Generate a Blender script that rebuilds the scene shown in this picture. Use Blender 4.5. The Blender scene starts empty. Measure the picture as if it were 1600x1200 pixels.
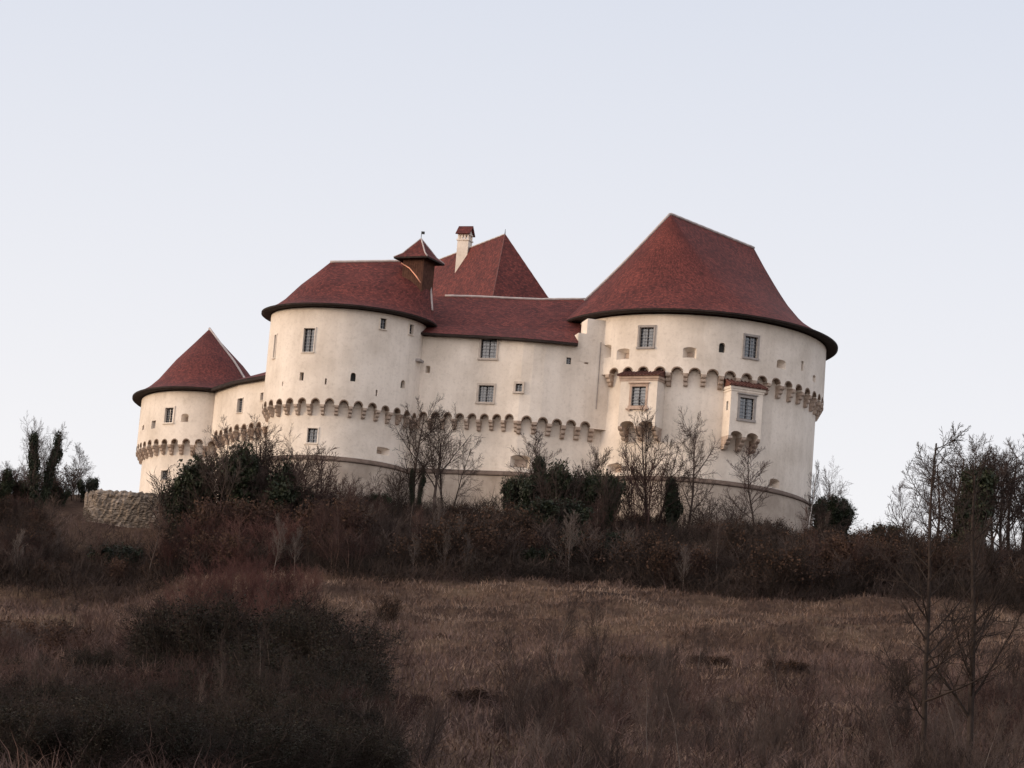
import bpy, bmesh, math, random
import numpy as np
from mathutils import Vector, Matrix

SC = bpy.context.scene
COL = SC.collection
R = math.radians

# ------------------------------------------------------------------ camera
F = 5000.0                      # focal length in pixels of the 1600 px wide photograph
PITCH, ROLL = R(10.0), R(4.5)
EYE = Vector((0, 0, 1.6))
fwd = Vector((0, math.cos(PITCH), math.sin(PITCH)))
rgt = Vector((1, 0, 0))
upv = Vector((0, -math.sin(PITCH), math.cos(PITCH)))
cr, sr = math.cos(ROLL), math.sin(ROLL)
c_right = rgt * cr + upv * sr
c_up = rgt * -sr + upv * cr
cam_d = bpy.data.cameras.new('camera')
cam_d.sensor_width = 36.0
cam_d.lens = 36.0 * F / 1600.0
cam_d.clip_start, cam_d.clip_end = 0.5, 20000
cam = bpy.data.objects.new('camera', cam_d)
COL.objects.link(cam)
m = Matrix.Identity(4)
for i in range(3):
    m[i][0], m[i][1], m[i][2], m[i][3] = c_right[i], c_up[i], -fwd[i], EYE[i]
cam.matrix_world = m
SC.camera = cam

# ------------------------------------------------------------------ light
SUN_EL, SUN_AZ = R(7.0), R(-101.0)      # azimuth from +Y, negative is to the left
world = bpy.data.worlds.new('World')
SC.world = world
world.use_nodes = True
nt = world.node_tree
nt.nodes.clear()
wo = nt.nodes.new('ShaderNodeOutputWorld')
bg = nt.nodes.new('ShaderNodeBackground')
sky = nt.nodes.new('ShaderNodeTexSky')
sky.sky_type = 'NISHITA'
sky.sun_disc = False
sky.sun_elevation = SUN_EL
sky.sun_rotation = SUN_AZ
sky.air_density, sky.dust_density, sky.ozone_density = 1.0, 2.0, 2.0
# thin even evening cloud veil that whitens the sky
veil = nt.nodes.new('ShaderNodeMix')
veil.data_type = 'RGBA'
veil.inputs[0].default_value = 0.85
tc = nt.nodes.new('ShaderNodeTexCoord')
sp = nt.nodes.new('ShaderNodeSeparateXYZ')
ramp = nt.nodes.new('ShaderNodeValToRGB')
ramp.color_ramp.elements[0].position = 0.0
ramp.color_ramp.elements[0].color = (7.05, 6.65, 6.4, 1)
ramp.color_ramp.elements[1].position = 0.32
ramp.color_ramp.elements[1].color = (4.5, 4.7, 5.3, 1)
nt.links.new(tc.outputs['Generated'], sp.inputs[0])
nt.links.new(sp.outputs['Z'], ramp.inputs[0])
nt.links.new(sky.outputs[0], veil.inputs[6])
nt.links.new(ramp.outputs[0], veil.inputs[7])
# warm sunset glow added behind and left of the camera to lift shaded walls
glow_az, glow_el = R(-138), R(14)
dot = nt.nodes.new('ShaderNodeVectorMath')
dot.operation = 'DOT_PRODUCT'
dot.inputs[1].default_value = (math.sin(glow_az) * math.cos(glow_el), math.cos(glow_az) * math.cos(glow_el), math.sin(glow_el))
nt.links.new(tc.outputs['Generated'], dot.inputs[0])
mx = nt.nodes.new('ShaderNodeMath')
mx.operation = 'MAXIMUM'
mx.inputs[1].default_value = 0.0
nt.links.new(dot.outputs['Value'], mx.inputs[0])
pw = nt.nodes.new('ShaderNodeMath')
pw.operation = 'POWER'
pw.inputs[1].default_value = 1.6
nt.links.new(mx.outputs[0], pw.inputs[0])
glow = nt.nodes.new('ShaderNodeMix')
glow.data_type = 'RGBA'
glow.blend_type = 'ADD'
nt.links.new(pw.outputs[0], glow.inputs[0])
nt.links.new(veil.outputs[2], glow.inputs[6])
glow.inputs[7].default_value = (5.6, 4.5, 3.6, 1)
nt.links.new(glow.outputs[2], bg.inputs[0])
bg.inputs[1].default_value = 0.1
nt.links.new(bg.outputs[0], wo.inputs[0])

sl = bpy.data.lights.new('sun', 'SUN')
sl.energy = 1.0
sl.angle = R(12)
sl.color = (1.0, 0.74, 0.5)
so = bpy.data.objects.new('sun', sl)
COL.objects.link(so)
sdir = Vector((math.sin(SUN_AZ) * math.cos(SUN_EL), math.cos(SUN_AZ) * math.cos(SUN_EL), math.sin(SUN_EL)))
so.rotation_euler = sdir.to_track_quat('Z', 'Y').to_euler()
so.location = (-60, 60, 60)
vs = SC.view_settings
vs.view_transform = 'Standard'
vs.look = 'None'
vs.gamma = 1.0
vs.use_curve_mapping = False
vs.exposure = 0.8


# ------------------------------------------------------------------ helpers: picture point to world
def ray(px, py):
    u, v = (px - 800.0) / F, (py - 600.0) / F
    return fwd + c_right * u - c_up * v


def P(px, py, Y):
    d = ray(px, py)
    return EYE + d * (Y / d.y)


def zat(px, py, Y):
    return P(px, py, Y).z


# ------------------------------------------------------------------ materials
def mat(name):
    mm = bpy.data.materials.new(name)
    mm.use_nodes = True
    n = mm.node_tree
    return mm, n, n.nodes['Principled BSDF']


def ramp_node(n, pts):
    r = n.nodes.new('ShaderNodeValToRGB')
    while len(r.color_ramp.elements) < len(pts):
        r.color_ramp.elements.new(0.5)
    for e, (p, c) in zip(r.color_ramp.elements, pts):
        e.position = p
        e.color = (*c, 1)
    return r


def noise(n, scale, detail=4, rough=0.55, vec=None):
    t = n.nodes.new('ShaderNodeTexNoise')
    t.inputs['Scale'].default_value = scale
    t.inputs['Detail'].default_value = detail
    t.inputs['Roughness'].default_value = rough
    if vec:
        n.links.new(vec, t.inputs['Vector'])
    return t


def mix(n, fac, a, b, mode='MIX'):
    x = n.nodes.new('ShaderNodeMix')
    x.data_type = 'RGBA'
    x.blend_type = mode
    for sock, val in ((0, fac), (6, a), (7, b)):
        if isinstance(val, (int, float)):
            x.inputs[sock].default_value = val
        elif isinstance(val, tuple):
            x.inputs[sock].default_value = (*val, 1)
        else:
            n.links.new(val, x.inputs[sock])
    return x.outputs[2]


def bump(n, b, height, strength=0.4, dist=0.05):
    k = n.nodes.new('ShaderNodeBump')
    k.inputs['Strength'].default_value = strength
    k.inputs['Distance'].default_value = dist
    n.links.new(height, k.inputs['Height'])
    n.links.new(k.outputs[0], b.inputs['Normal'])


def scaled_pos(n, s):
    g = n.nodes.new('ShaderNodeNewGeometry')
    mp = n.nodes.new('ShaderNodeMapping')
    mp.inputs['Scale'].default_value = s
    n.links.new(g.outputs['Position'], mp.inputs[0])
    return mp.outputs[0]


def plaster_mat(name, base, stain, rough_amt=0.5, dirt=(0.40, 0.33, 0.26)):
    mm, n, b = mat(name)
    pos = scaled_pos(n, (1, 1, 1))
    big = noise(n, 0.35, 5, 0.6, pos)
    streak = noise(n, 1.0, 4, 0.6, scaled_pos(n, (1.6, 1.6, 0.12)))
    fine = noise(n, 5.0, 6, 0.7, pos)
    r1 = ramp_node(n, [(0.36, stain), (0.62, base)])
    n.links.new(big.outputs[0], r1.inputs[0])
    r2 = ramp_node(n, [(0.30, (0.78, 0.76, 0.74)), (0.55, (1, 1, 1))])
    n.links.new(streak.outputs[0], r2.inputs[0])
    c = mix(n, 0.38, r1.outputs[0], r2.outputs[0], 'MULTIPLY')
    r3 = ramp_node(n, [(0.25, (0.72, 0.70, 0.68)), (0.5, (1, 1, 1)), (0.75, (1.0, 0.99, 0.97))])
    n.links.new(fine.outputs[0], r3.inputs[0])
    c = mix(n, 0.6, c, r3.outputs[0], 'MULTIPLY')
    spots = noise(n, 1.3, 7, 0.75, pos)
    r4 = ramp_node(n, [(0.60, (0, 0, 0)), (0.78, (1, 1, 1))])
    n.links.new(spots.outputs[0], r4.inputs[0])
    sc = n.nodes.new('ShaderNodeMath')
    sc.operation = 'MULTIPLY'
    sc.inputs[1].default_value = rough_amt
    n.links.new(r4.outputs[0], sc.inputs[0])
    c = mix(n, sc.outputs[0], c, dirt)
    n.links.new(c, b.inputs['Base Color'])
    b.inputs['Roughness'].default_value = 0.92
    b.inputs['Specular IOR Level'].default_value = 0.15
    bump(n, b, fine.outputs[0], 0.35, 0.06)
    return mm


def tile_mat(name, c1, c2, c3):
    mm, n, b = mat(name)
    uv = n.nodes.new('ShaderNodeUVMap')
    br = n.nodes.new('ShaderNodeTexBrick')
    br.inputs['Scale'].default_value = 1.0
    br.inputs['Brick Width'].default_value = 0.20
    br.inputs['Row Height'].default_value = 0.17
    br.inputs['Mortar Size'].default_value = 0.012
    br.inputs['Mortar Smooth'].default_value = 0.2
    br.inputs['Color1'].default_value = (0, 0, 0, 1)
    br.inputs['Color2'].default_value = (1, 1, 1, 1)
    br.inputs['Mortar'].default_value = (0.0, 0.0, 0.0, 1)
    n.links.new(uv.outputs[0], br.inputs['Vector'])
    rm = ramp_node(n, [(0.0, c3), (0.45, c1), (0.9, c2)])
    n.links.new(br.outputs['Color'], rm.inputs[0])
    pos = scaled_pos(n, (1, 1, 1))
    big = noise(n, 0.5, 5, 0.65, pos)
    rb = ramp_node(n, [(0.3, (0.62, 0.62, 0.66)), (0.65, (1.15, 1.1, 1.05))])
    n.links.new(big.outputs[0], rb.inputs[0])
    c = mix(n, 0.8, rm.outputs[0], rb.outputs[0], 'MULTIPLY')
    fine = noise(n, 7.0, 5, 0.75, pos)
    rf = ramp_node(n, [(0.3, (0.42, 0.42, 0.45)), (0.6, (1.15, 1.12, 1.1))])
    n.links.new(fine.outputs[0], rf.inputs[0])
    c = mix(n, 0.75, c, rf.outputs[0], 'MULTIPLY')
    n.links.new(c, b.inputs['Base Color'])
    b.inputs['Roughness'].default_value = 0.8
    b.inputs['Specular IOR Level'].default_value = 0.2
    inv = n.nodes.new('ShaderNodeMath')
    inv.operation = 'MULTIPLY_ADD'
    inv.inputs[1].default_value = 0.6
    n.links.new(fine.outputs[0], inv.inputs[0])
    n.links.new(br.outputs['Color'], inv.inputs[2])
    bump(n, b, inv.outputs[0], 0.35, 0.03)
    return mm


def noisy_mat(name, pts, scale=2.0, rough=0.85, fine=12.0, bmp=0.3, spec=0.2, rnd=0.0, detail=5):
    mm, n, b = mat(name)
    pos = scaled_pos(n, (1, 1, 1))
    t = noise(n, scale, detail, 0.65, pos)
    val = t.outputs[0]
    if rnd:
        oi = n.nodes.new('ShaderNodeObjectInfo')
        ma = n.nodes.new('ShaderNodeMath')
        ma.operation = 'MULTIPLY_ADD'
        ma.inputs[1].default_value = rnd
        n.links.new(oi.outputs['Random'], ma.inputs[0])
        n.links.new(val, ma.inputs[2])
        mb_ = n.nodes.new('ShaderNodeMath')
        mb_.operation = 'SUBTRACT'
        mb_.inputs[1].default_value = rnd / 2
        n.links.new(ma.outputs[0], mb_.inputs[0])
        val = mb_.outputs[0]
    r = ramp_node(n, pts)
    n.links.new(val, r.inputs[0])
    n.links.new(r.outputs[0], b.inputs['Base Color'])
    b.inputs['Roughness'].default_value = rough
    b.inputs['Specular IOR Level'].default_value = spec
    if bmp:
        f2 = noise(n, fine, 4, 0.6, pos)
        bump(n, b, f2.outputs[0], bmp, 0.04)
    return mm


MT = {}
MT['plaster'] = plaster_mat('plaster', (0.84, 0.76, 0.68), (0.67, 0.595, 0.52), 0.45)
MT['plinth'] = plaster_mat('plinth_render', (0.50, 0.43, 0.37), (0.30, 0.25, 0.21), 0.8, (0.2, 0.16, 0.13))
MT['tile'] = tile_mat('roof_tile', (0.138, 0.037, 0.032), (0.185, 0.050, 0.042), (0.085, 0.026, 0.024))
MT['pale_tile'] = tile_mat('weathered_tile', (0.25, 0.13, 0.105), (0.36, 0.21, 0.175), (0.15, 0.07, 0.058))
MT['ridge'] = noisy_mat('ridge_mortar', [(0.3, (0.36, 0.30, 0.29)), (0.7, (0.55, 0.50, 0.48))], 3)
MT['hip'] = noisy_mat('hip_tile', [(0.3, (0.12, 0.05, 0.045)), (0.7, (0.22, 0.11, 0.10))], 3)
MT['wood'] = noisy_mat('dark_wood', [(0.3, (0.018, 0.013, 0.012)), (0.7, (0.045, 0.032, 0.028))], 4)
MT['board'] = noisy_mat('brown_board', [(0.3, (0.06, 0.028, 0.02)), (0.7, (0.125, 0.058, 0.04))], 4)
MT['stone'] = noisy_mat('corbel_stone', [(0.3, (0.27, 0.20, 0.16)), (0.5, (0.42, 0.33, 0.27)), (0.72, (0.56, 0.47, 0.40))], 2.2, fine=9, bmp=0.5)
MT['shaded_arch_brick'] = noisy_mat('shaded_arch_brick', [(0.3, (0.15, 0.105, 0.078)), (0.7, (0.30, 0.225, 0.175))], 2.6, fine=9, bmp=0.5)
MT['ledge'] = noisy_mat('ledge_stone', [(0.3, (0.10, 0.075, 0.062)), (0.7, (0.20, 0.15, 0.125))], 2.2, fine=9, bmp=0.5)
MT['frame'] = noisy_mat('window_stone', [(0.3, (0.26, 0.235, 0.225)), (0.7, (0.40, 0.365, 0.345))], 3)
MT['palestone'] = noisy_mat('pale_stone', [(0.3, (0.42, 0.36, 0.31)), (0.7, (0.58, 0.51, 0.45))], 3)
MT['pinkframe'] = noisy_mat('oriel_stone', [(0.3, (0.36, 0.26, 0.21)), (0.7, (0.52, 0.40, 0.33))], 3)
MT['metal'] = noisy_mat('grille_metal', [(0.3, (0.24, 0.24, 0.25)), (0.7, (0.38, 0.38, 0.39))], 5, rough=0.5, bmp=0)
MT['iron_and_shade'] = noisy_mat('dark_iron_and_shade', [(0.3, (0.02, 0.02, 0.022)), (0.7, (0.05, 0.05, 0.05))], 5, rough=0.6, bmp=0)  # iron parts, and the painted dark inside the slits
mm, n, b = mat('copper_flashing')
b.inputs['Base Color'].default_value = (0.62, 0.30, 0.2, 1)
b.inputs['Roughness'].default_value = 0.45
b.inputs['Metallic'].default_value = 0.7
MT['copper'] = mm
mm, n, b = mat('window_glass')
b.inputs['Base Color'].default_value = (0.085, 0.10, 0.125, 1)
b.inputs['Roughness'].default_value = 0.15
b.inputs['IOR'].default_value = 2.1
MT['glass'] = mm
MT['rubble'] = None


def rubble_mat():
    mm, n, b = mat('rubble_stone')
    pos = scaled_pos(n, (1, 1, 2.4))
    nz = noise(n, 1.2, 5, 0.6, pos)
    add = n.nodes.new('ShaderNodeMix')
    add.data_type = 'RGBA'
    add.blend_type = 'LINEAR_LIGHT'
    add.inputs[0].default_value = 0.10
    n.links.new(pos, add.inputs[6])
    n.links.new(nz.outputs['Color'], add.inputs[7])
    vo = n.nodes.new('ShaderNodeTexVoronoi')
    vo.feature = 'DISTANCE_TO_EDGE'
    vo.inputs['Scale'].default_value = 2.5
    n.links.new(add.outputs[2], vo.inputs['Vector'])
    vc = n.nodes.new('ShaderNodeTexVoronoi')
    vc.inputs['Scale'].default_value = 2.5
    n.links.new(add.outputs[2], vc.inputs['Vector'])
    r = ramp_node(n, [(0.0, (0.11, 0.085, 0.065)), (1.0, (0.27, 0.22, 0.175))])
    n.links.new(vc.outputs['Color'], r.inputs[0])
    e = ramp_node(n, [(0.0, (0.22, 0.2, 0.18)), (0.10, (1, 1, 1))])
    n.links.new(vo.outputs['Distance'], e.inputs[0])
    c = mix(n, 0.8, r.outputs[0], e.outputs[0], 'MULTIPLY')
    c = mix(n, 1.0, c, (1.0, 0.97, 0.94), 'MULTIPLY')
    blot = noise(n, 0.9, 5, 0.7, scaled_pos(n, (1, 1, 1)))
    rb = ramp_node(n, [(0.40, (0.18, 0.145, 0.12)), (0.6, (0.34, 0.285, 0.245))])
    n.links.new(blot.outputs[0], rb.inputs[0])
    fr = ramp_node(n, [(0.46, (0, 0, 0)), (0.6, (1, 1, 1))])
    b2 = noise(n, 0.55, 4, 0.6, scaled_pos(n, (1, 1, 1.3)))
    n.links.new(b2.outputs[0], fr.inputs[0])
    c = mix(n, fr.outputs[0], c, rb.outputs[0])
    n.links.new(c, b.inputs['Base Color'])
    b.inputs['Roughness'].default_value = 0.95
    bump(n, b, vo.outputs['Distance'], 0.8, 0.25)
    return mm


MT['rubble'] = rubble_mat()


# ------------------------------------------------------------------ mesh builder
class MB:
    def __init__(s):
        s.v, s.f, s.mi, s.uv = [], [], [], []

    def add(s, verts, faces, mi=0, uvs=None):
        o = len(s.v)
        s.v += [tuple(p) for p in verts]
        for k, f in enumerate(faces):
            s.f.append(tuple(i + o for i in f))
            s.mi.append(mi)
            s.uv.append(uvs[k] if uvs else None)

    def box(s, M, x0, x1, y0, y1, z0, z1, mi=0):
        c = [Vector((x, y, z)) for z in (z0, z1) for y in (y0, y1) for x in (x0, x1)]
        s.add([M @ p for p in c], [(0, 2, 3, 1), (4, 5, 7, 6), (0, 1, 5, 4), (2, 6, 7, 3), (0, 4, 6, 2), (1, 3, 7, 5)], mi)

    def prism(s, M, pts, y0, y1, mi=0, scale=1.0, ctr=(0, 0)):
        """pts in local x,z (anticlockwise seen from -y); extruded along local y from y0 to y1."""
        k = len(pts)
        a = [M @ Vector((x, y0, z)) for x, z in pts]
        bb = [M @ Vector((ctr[0] + (x - ctr[0]) * scale, y1, ctr[1] + (z - ctr[1]) * scale)) for x, z in pts]
        fs = [tuple(range(k)), tuple(range(2 * k - 1, k - 1, -1))]
        for i in range(k):
            j = (i + 1) % k
            fs.append((i, i + k, j + k, j))
        s.add(a + bb, fs, mi)

    def tube(s, pts, rad, sides=5, mi=0, cap=True):
        pts = [Vector(p) for p in pts]
        k = len(pts)
        if not hasattr(rad, '__len__'):
            rad = [rad] * k
        vs_, fs = [], []
        for i, p in enumerate(pts):
            d = (pts[min(i + 1, k - 1)] - pts[max(i - 1, 0)])
            if d.length < 1e-6:
                d = Vector((0, 0, 1))
            d.normalize()
            a = d.orthogonal().normalized() if abs(d.z) > 0.95 else d.cross(Vector((0, 0, 1))).normalized()
            e = d.cross(a)
            for q in range(sides):
                t = 2 * math.pi * q / sides
                vs_.append(p + (a * math.cos(t) + e * math.sin(t)) * rad[i])
        for i in range(k - 1):
            for q in range(sides):
                q2 = (q + 1) % sides
                fs.append((i * sides + q, i * sides + q2, (i + 1) * sides + q2, (i + 1) * sides + q))
        if cap and sides > 3:
            fs.append(tuple(range(sides - 1, -1, -1)))
            fs.append(tuple((k - 1) * sides + q for q in range(sides)))
        s.add(vs_, fs, mi)

    def mesh(s, name, mats, smooth=False):
        me = bpy.data.meshes.new(name)
        me.from_pydata(s.v, [], s.f)
        for x in (mats if isinstance(mats, (list, tuple)) else [mats]):
            me.materials.append(x)
        me.polygons.foreach_set('material_index', s.mi)
        if any(u for u in s.uv):
            uvl = me.uv_layers.new(name='UVMap')
            flat = []
            for f, u in zip(s.f, s.uv):
                flat += list(u) if u else [(0, 0)] * len(f)
            uvl.data.foreach_set('uv', [c for q in flat for c in q])
        if smooth:
            me.polygons.foreach_set('use_smooth', [True] * len(me.polygons))
        me.update()
        return me

    def build(s, name, mats, parent=None, smooth=False):
        return link(name, s.mesh(name, mats, smooth), parent)


def link(name, me, parent=None):
    o = bpy.data.objects.new(name, me)
    COL.objects.link(o)
    if parent:
        o.parent = parent
        o.matrix_parent_inverse = world_of(parent).inverted()
    return o


def world_of(o):
    mm = o.matrix_basis.copy()
    while o.parent:
        mm = o.parent.matrix_basis @ o.matrix_parent_inverse_of if False else world_of(o.parent) @ o.matrix_parent_inverse @ o.matrix_basis
        return mm
    return mm


def tag(o, label=None, cat=None, group=None, kind=None):
    for k, v in (('label', label), ('category', cat), ('group', group), ('kind', kind)):
        if v:
            o[k] = v
    return o


def empty(name, loc):
    o = bpy.data.objects.new(name, None)
    o.location = loc
    o.empty_display_size = 0.5
    COL.objects.link(o)
    return o


def cut(obj, cutter_mb):
    """carve the cutters out of a solid wall"""
    if not cutter_mb.f:
        return
    cm = cutter_mb.mesh('cutter', obj.data.materials[0])
    bm = bmesh.new()
    bm.from_mesh(cm)
    bmesh.ops.recalc_face_normals(bm, faces=bm.faces)
    bm.to_mesh(cm)
    bm.free()
    c = bpy.data.objects.new('cutter', cm)
    COL.objects.link(c)
    md = obj.modifiers.new('cut', 'BOOLEAN')
    md.operation = 'DIFFERENCE'
    md.solver = 'EXACT'
    md.use_self = True
    md.object = c
    dg = bpy.context.evaluated_depsgraph_get()
    dg.update()
    me = bpy.data.meshes.new_from_object(obj.evaluated_get(dg))
    obj.modifiers.clear()
    old = obj.data
    nm = old.name
    obj.data = me
    bpy.data.meshes.remove(old)
    me.name = nm
    bpy.data.objects.remove(c)
    bpy.data.meshes.remove(cm)


# ------------------------------------------------------------------ terrain
PY = [-300, -60, 0, 40, 75, 100, 125, 150, 160, 172, 180, 187, 193, 222, 240, 270, 340, 500, 900]
PZ = [-4, -1.5, 0, 2.3, 5.4, 8.7, 12.1, 15.7, 17.9, 21.0, 24.0, 26.6, 27.9, 28.2, 25, 17, 2, -8, -12]
_rng = np.random.default_rng(5)
_wav = [(_rng.uniform(-1, 1, 2), _rng.uniform(0, 6.28)) for _ in range(14)]


def ground(x, y):
    x = np.asarray(x, float)
    y = np.asarray(y, float)
    y = y - 6.0 * np.clip((-6 - x) / 14, 0, 1) ** 1.5 * np.clip((y - 60) / 60, 0, 1)
    z = np.interp(y, PY, PZ)
    s = np.zeros_like(z)
    for o in (-6, -3, 0, 3, 6):
        s += np.interp(y + o, PY, PZ)
    z = s / 5
    near = np.clip((y - 60) / 60, 0, 1) * np.clip((330 - y) / 60, 0, 1)
    z = z + near * 0.035 * np.clip(x, -50, 50) * np.clip((185 - y) / 12, 0, 1)
    fall = np.clip((np.abs(x) - 26) / 120, 0, 1) ** 1.2
    z = z - near * fall * 14
    amp = np.clip((y - 50) / 60, 0.2, 1) * np.clip((186 - y) / 12, 0.0, 1)
    for k, (d, ph) in enumerate(_wav):
        fr = 0.10 * 1.27 ** k
        z = z + amp * 0.34 / (1 + 0.5 * k) * np.sin(fr * (d[0] * x + d[1] * 2.2 * y) * 1.6 + ph)
    # small earth banks across the lower field
    for yb, hb, x0, x1 in ((147, 0.5, -8, 14), (108, 0.5, -10, 6), (96, 0.45, -12, 4)):
        wgt = np.clip((x - x0) / 3, 0, 1) * np.clip((x1 - x) / 3, 0, 1)
        z = z + wgt * hb * (1 / (1 + np.exp(-(y - yb - 0.1 * x) / 0.5)) - 0.5) * np.exp(-((y - yb) / 7) ** 2)
    return z


def gz(x, y):
    return float(ground(x, y))


def on_ground(px, py):
    """first point of the terrain along the line of sight through a picture point"""
    d = ray(px, py)
    lo = None
    for k in range(400):
        Y = 55 + k * 0.5
        p = EYE + d * (Y / d.y)
        if p.z < gz(p.x, p.y):
            return p
    return EYE + d * (190 / d.y)


# ------------------------------------------------------------------ plan outlines
class Round:
    """elliptic tower plan; parameter t in radians, 0 faces the viewer, positive to the right"""
    def __init__(s, px, py, Y, rad_px, deep=1.0):
        c = P(px, py, Y)
        s.cx, s.cy = c.x, Y
        k = Y / F / math.cos(PITCH)
        s.a = rad_px * k
        s.b = s.a * deep

    def at(s, t, off=0.0):
        nx, ny = math.sin(t) / s.a, -math.cos(t) / s.b
        l = math.hypot(nx, ny)
        nx, ny = nx / l, ny / l
        return s.cx + s.a * math.sin(t) + nx * off, s.cy - s.b * math.cos(t) + ny * off, nx, ny

    def ring(s, off, n=144):
        return [s.at(2 * math.pi * i / n, off)[:2] for i in range(n)]

    def hit(s, px, py, off=0.0):
        d = ray(px, py)
        A, B = s.a + off, s.b + off
        ox, oy, dx, dy = (EYE.x - s.cx) / A, (EYE.y - s.cy) / B, d.x / A, d.y / B
        qa, qb, qc = dx * dx + dy * dy, 2 * (ox * dx + oy * dy), ox * ox + oy * oy - 1
        D = max(qb * qb - 4 * qa * qc, 0)
        l = (-qb - math.sqrt(D)) / (2 * qa)
        p = EYE + d * l
        return math.atan2((p.x - s.cx) / A, -(p.y - s.cy) / B), p.z

    def walk(s, t0, t1, pitch):
        """parameters at even arc-length steps"""
        out, t, acc = [t0], t0, 0
        x, y = s.at(t)[:2]
        while t < t1:
            t += 0.002
            x2, y2 = s.at(t)[:2]
            acc += math.hypot(x2 - x, y2 - y)
            x, y = x2, y2
            if acc >= pitch:
                out.append(t)
                acc = 0
        return out


class Poly:
    """straight or bent wall; parameter t runs 0..len along the front, left to right"""
    def __init__(s, pts, back):
        s.p = [Vector((x, y)) for x, y in pts]
        s.back = back
        s.cum = [0]
        for a, b_ in zip(s.p, s.p[1:]):
            s.cum.append(s.cum[-1] + (b_ - a).length)

    def seg(s, t):
        for i in range(len(s.p) - 1):
            if t <= s.cum[i + 1] or i == len(s.p) - 2:
                return i
        return 0

    def at(s, t, off=0.0):
        i = s.seg(t)
        d = (s.p[i + 1] - s.p[i]).normalized()
        q = s.p[i] + d * (t - s.cum[i])
        nx, ny = d.y, -d.x
        return q.x + nx * off, q.y + ny * off, nx, ny

    def front(s, off):
        out = []
        for i, q in enumerate(s.p):
            ns = []
            for j in (i - 1, i):
                if 0 <= j < len(s.p) - 1:
                    d = (s.p[j + 1] - s.p[j]).normalized()
                    ns.append(Vector((d.y, -d.x)))
            nn = sum(ns, Vector((0, 0))).normalized()
            out.append(q + nn * (off / nn.dot(ns[0])))
        return out

    def ring(s, off, n=0):
        f = s.front(off)
        return [(q.x, q.y) for q in f] + [(x, y) for x, y in s.back]

    def hit(s, px, py, off=0.0):
        d = ray(px, py)
        best = None
        for i in range(len(s.p) - 1):
            e = (s.p[i + 1] - s.p[i]).normalized()
            nn = Vector((e.y, -e.x))
            q = s.p[i] + nn * off
            den = d.x * nn.x + d.y * nn.y
            if abs(den) < 1e-6:
                continue
            l = ((q.x - EYE.x) * nn.x + (q.y - EYE.y) * nn.y) / den
            p = EYE + d * l
            t = (Vector((p.x, p.y)) - q).dot(e)
            L = s.cum[i + 1] - s.cum[i]
            err = max(0, -t, t - L)
            if best is None or err < best[0]:
                best = (err, s.cum[i] + t, p.z)
        return best[1], best[2]


def frame(path, t, z, off=0.0):
    """local frame on the wall: x along the wall (viewer's right), y into the wall, z up"""
    x, y, nx, ny = path.at(t, off)
    M = Matrix.Identity(4)
    M[0][0], M[1][0] = -ny, nx
    M[0][1], M[1][1] = -nx, -ny
    M[0][3], M[1][3], M[2][3] = x, y, z
    return M


def solid(mb, path, levels, mi=0, n=144, caps=True):
    rings = [path.ring(off, n) for z, off in levels]
    k = len(rings[0])
    vs_ = [(x, y, z) for (z, off), r in zip(levels, rings) for x, y in r]
    fs = []
    for i in range(len(levels) - 1):
        for j in range(k):
            j2 = (j + 1) % k
            fs.append((i * k + j, i * k + j2, (i + 1) * k + j2, (i + 1) * k + j))
    if caps:
        fs.append(tuple(range(k - 1, -1, -1)))
        fs.append(tuple((len(levels) - 1) * k + j for j in range(k)))
    mb.add(vs_, fs, mi)


def fix_normals(o):
    bm = bmesh.new()
    bm.from_mesh(o.data)
    bmesh.ops.recalc_face_normals(bm, faces=bm.faces)
    bm.to_mesh(o.data)
    bm.free()


def arch_pts(w, h, n=8, rise=None):
    """outline with rounded head, base centre at 0,0"""
    r = w / 2 if rise is None else rise
    pts = [(-w / 2, 0), (w / 2, 0)]
    for i in range(n + 1):
        a = math.pi * i / n
        pts.append((w / 2 * math.cos(a), h - r + r * math.sin(a)))
    return pts


# ------------------------------------------------------------------ the castle
T1 = Round(330, 640, 213, 98, 1.45)       # low round tower far left
T2 = Round(541, 560, 199, 112, 0.9)       # middle round tower
T3 = Round(1083, 600, 203, 192, 1.12)     # large round tower on the right
T3.cx += 0.05


def xy(px, py, Y):
    p = P(px, py, Y)
    return (p.x, p.y)


W2a, W2b = xy(344, 640, 206.6), xy(432, 620, 199.8)
W2 = Poly([W2a, ((W2a[0] + W2b[0]) / 2 - 0.25, (W2a[1] + W2b[1]) / 2 - 0.35), W2b], [(W2b[0] + 4, W2b[1] + 4), (W2a[0] + 4, W2a[1] + 6)])
W3 = Poly([xy(640, 600, 198.4), xy(800, 600, 196.45), xy(815, 600, 196.28), xy(830, 600, 196.25), xy(847, 600, 196.32), xy(955, 600, 197.3)], [xy(955, 600, 206), xy(640, 600, 206)])

castle = empty('castle', (P(760, 800, 200).x, 198, 27.5))
tag(castle, 'white plastered hilltop castle with round towers, corbel friezes and dark red tiled roofs', 'castle')


def zon(path, px, py, off=0.0):
    return path.hit(px, py, off)[1]


OV = 0.45
# heights read off the photograph at given points
z1_top, z1_arch = zon(T1, 300, 611, OV), zon(T1, 300, 685.5, OV)
z2_top, z2_arch = zon(T2, 520, 481, OV), zon(T2, 520, 622.5, OV)
z3_top, z3_arch = zon(T3, 1085, 492, OV), zon(T3, 1075, 573, OV)
w2_top, w2_arch = zon(W2, 385, 594, OV), zon(W2, 385, 661, OV)
w3_top, w3_arch = zon(W3, 760, 522, OV), zon(W3, 800, 647, OV)
l2, l3, lw = zon(T2, 520, 713, 0.15), zon(T3, 1098, 748, 0.15), zon(W3, 800, 737, 0.15)

CUTS = {}
WALLS = {}


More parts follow.
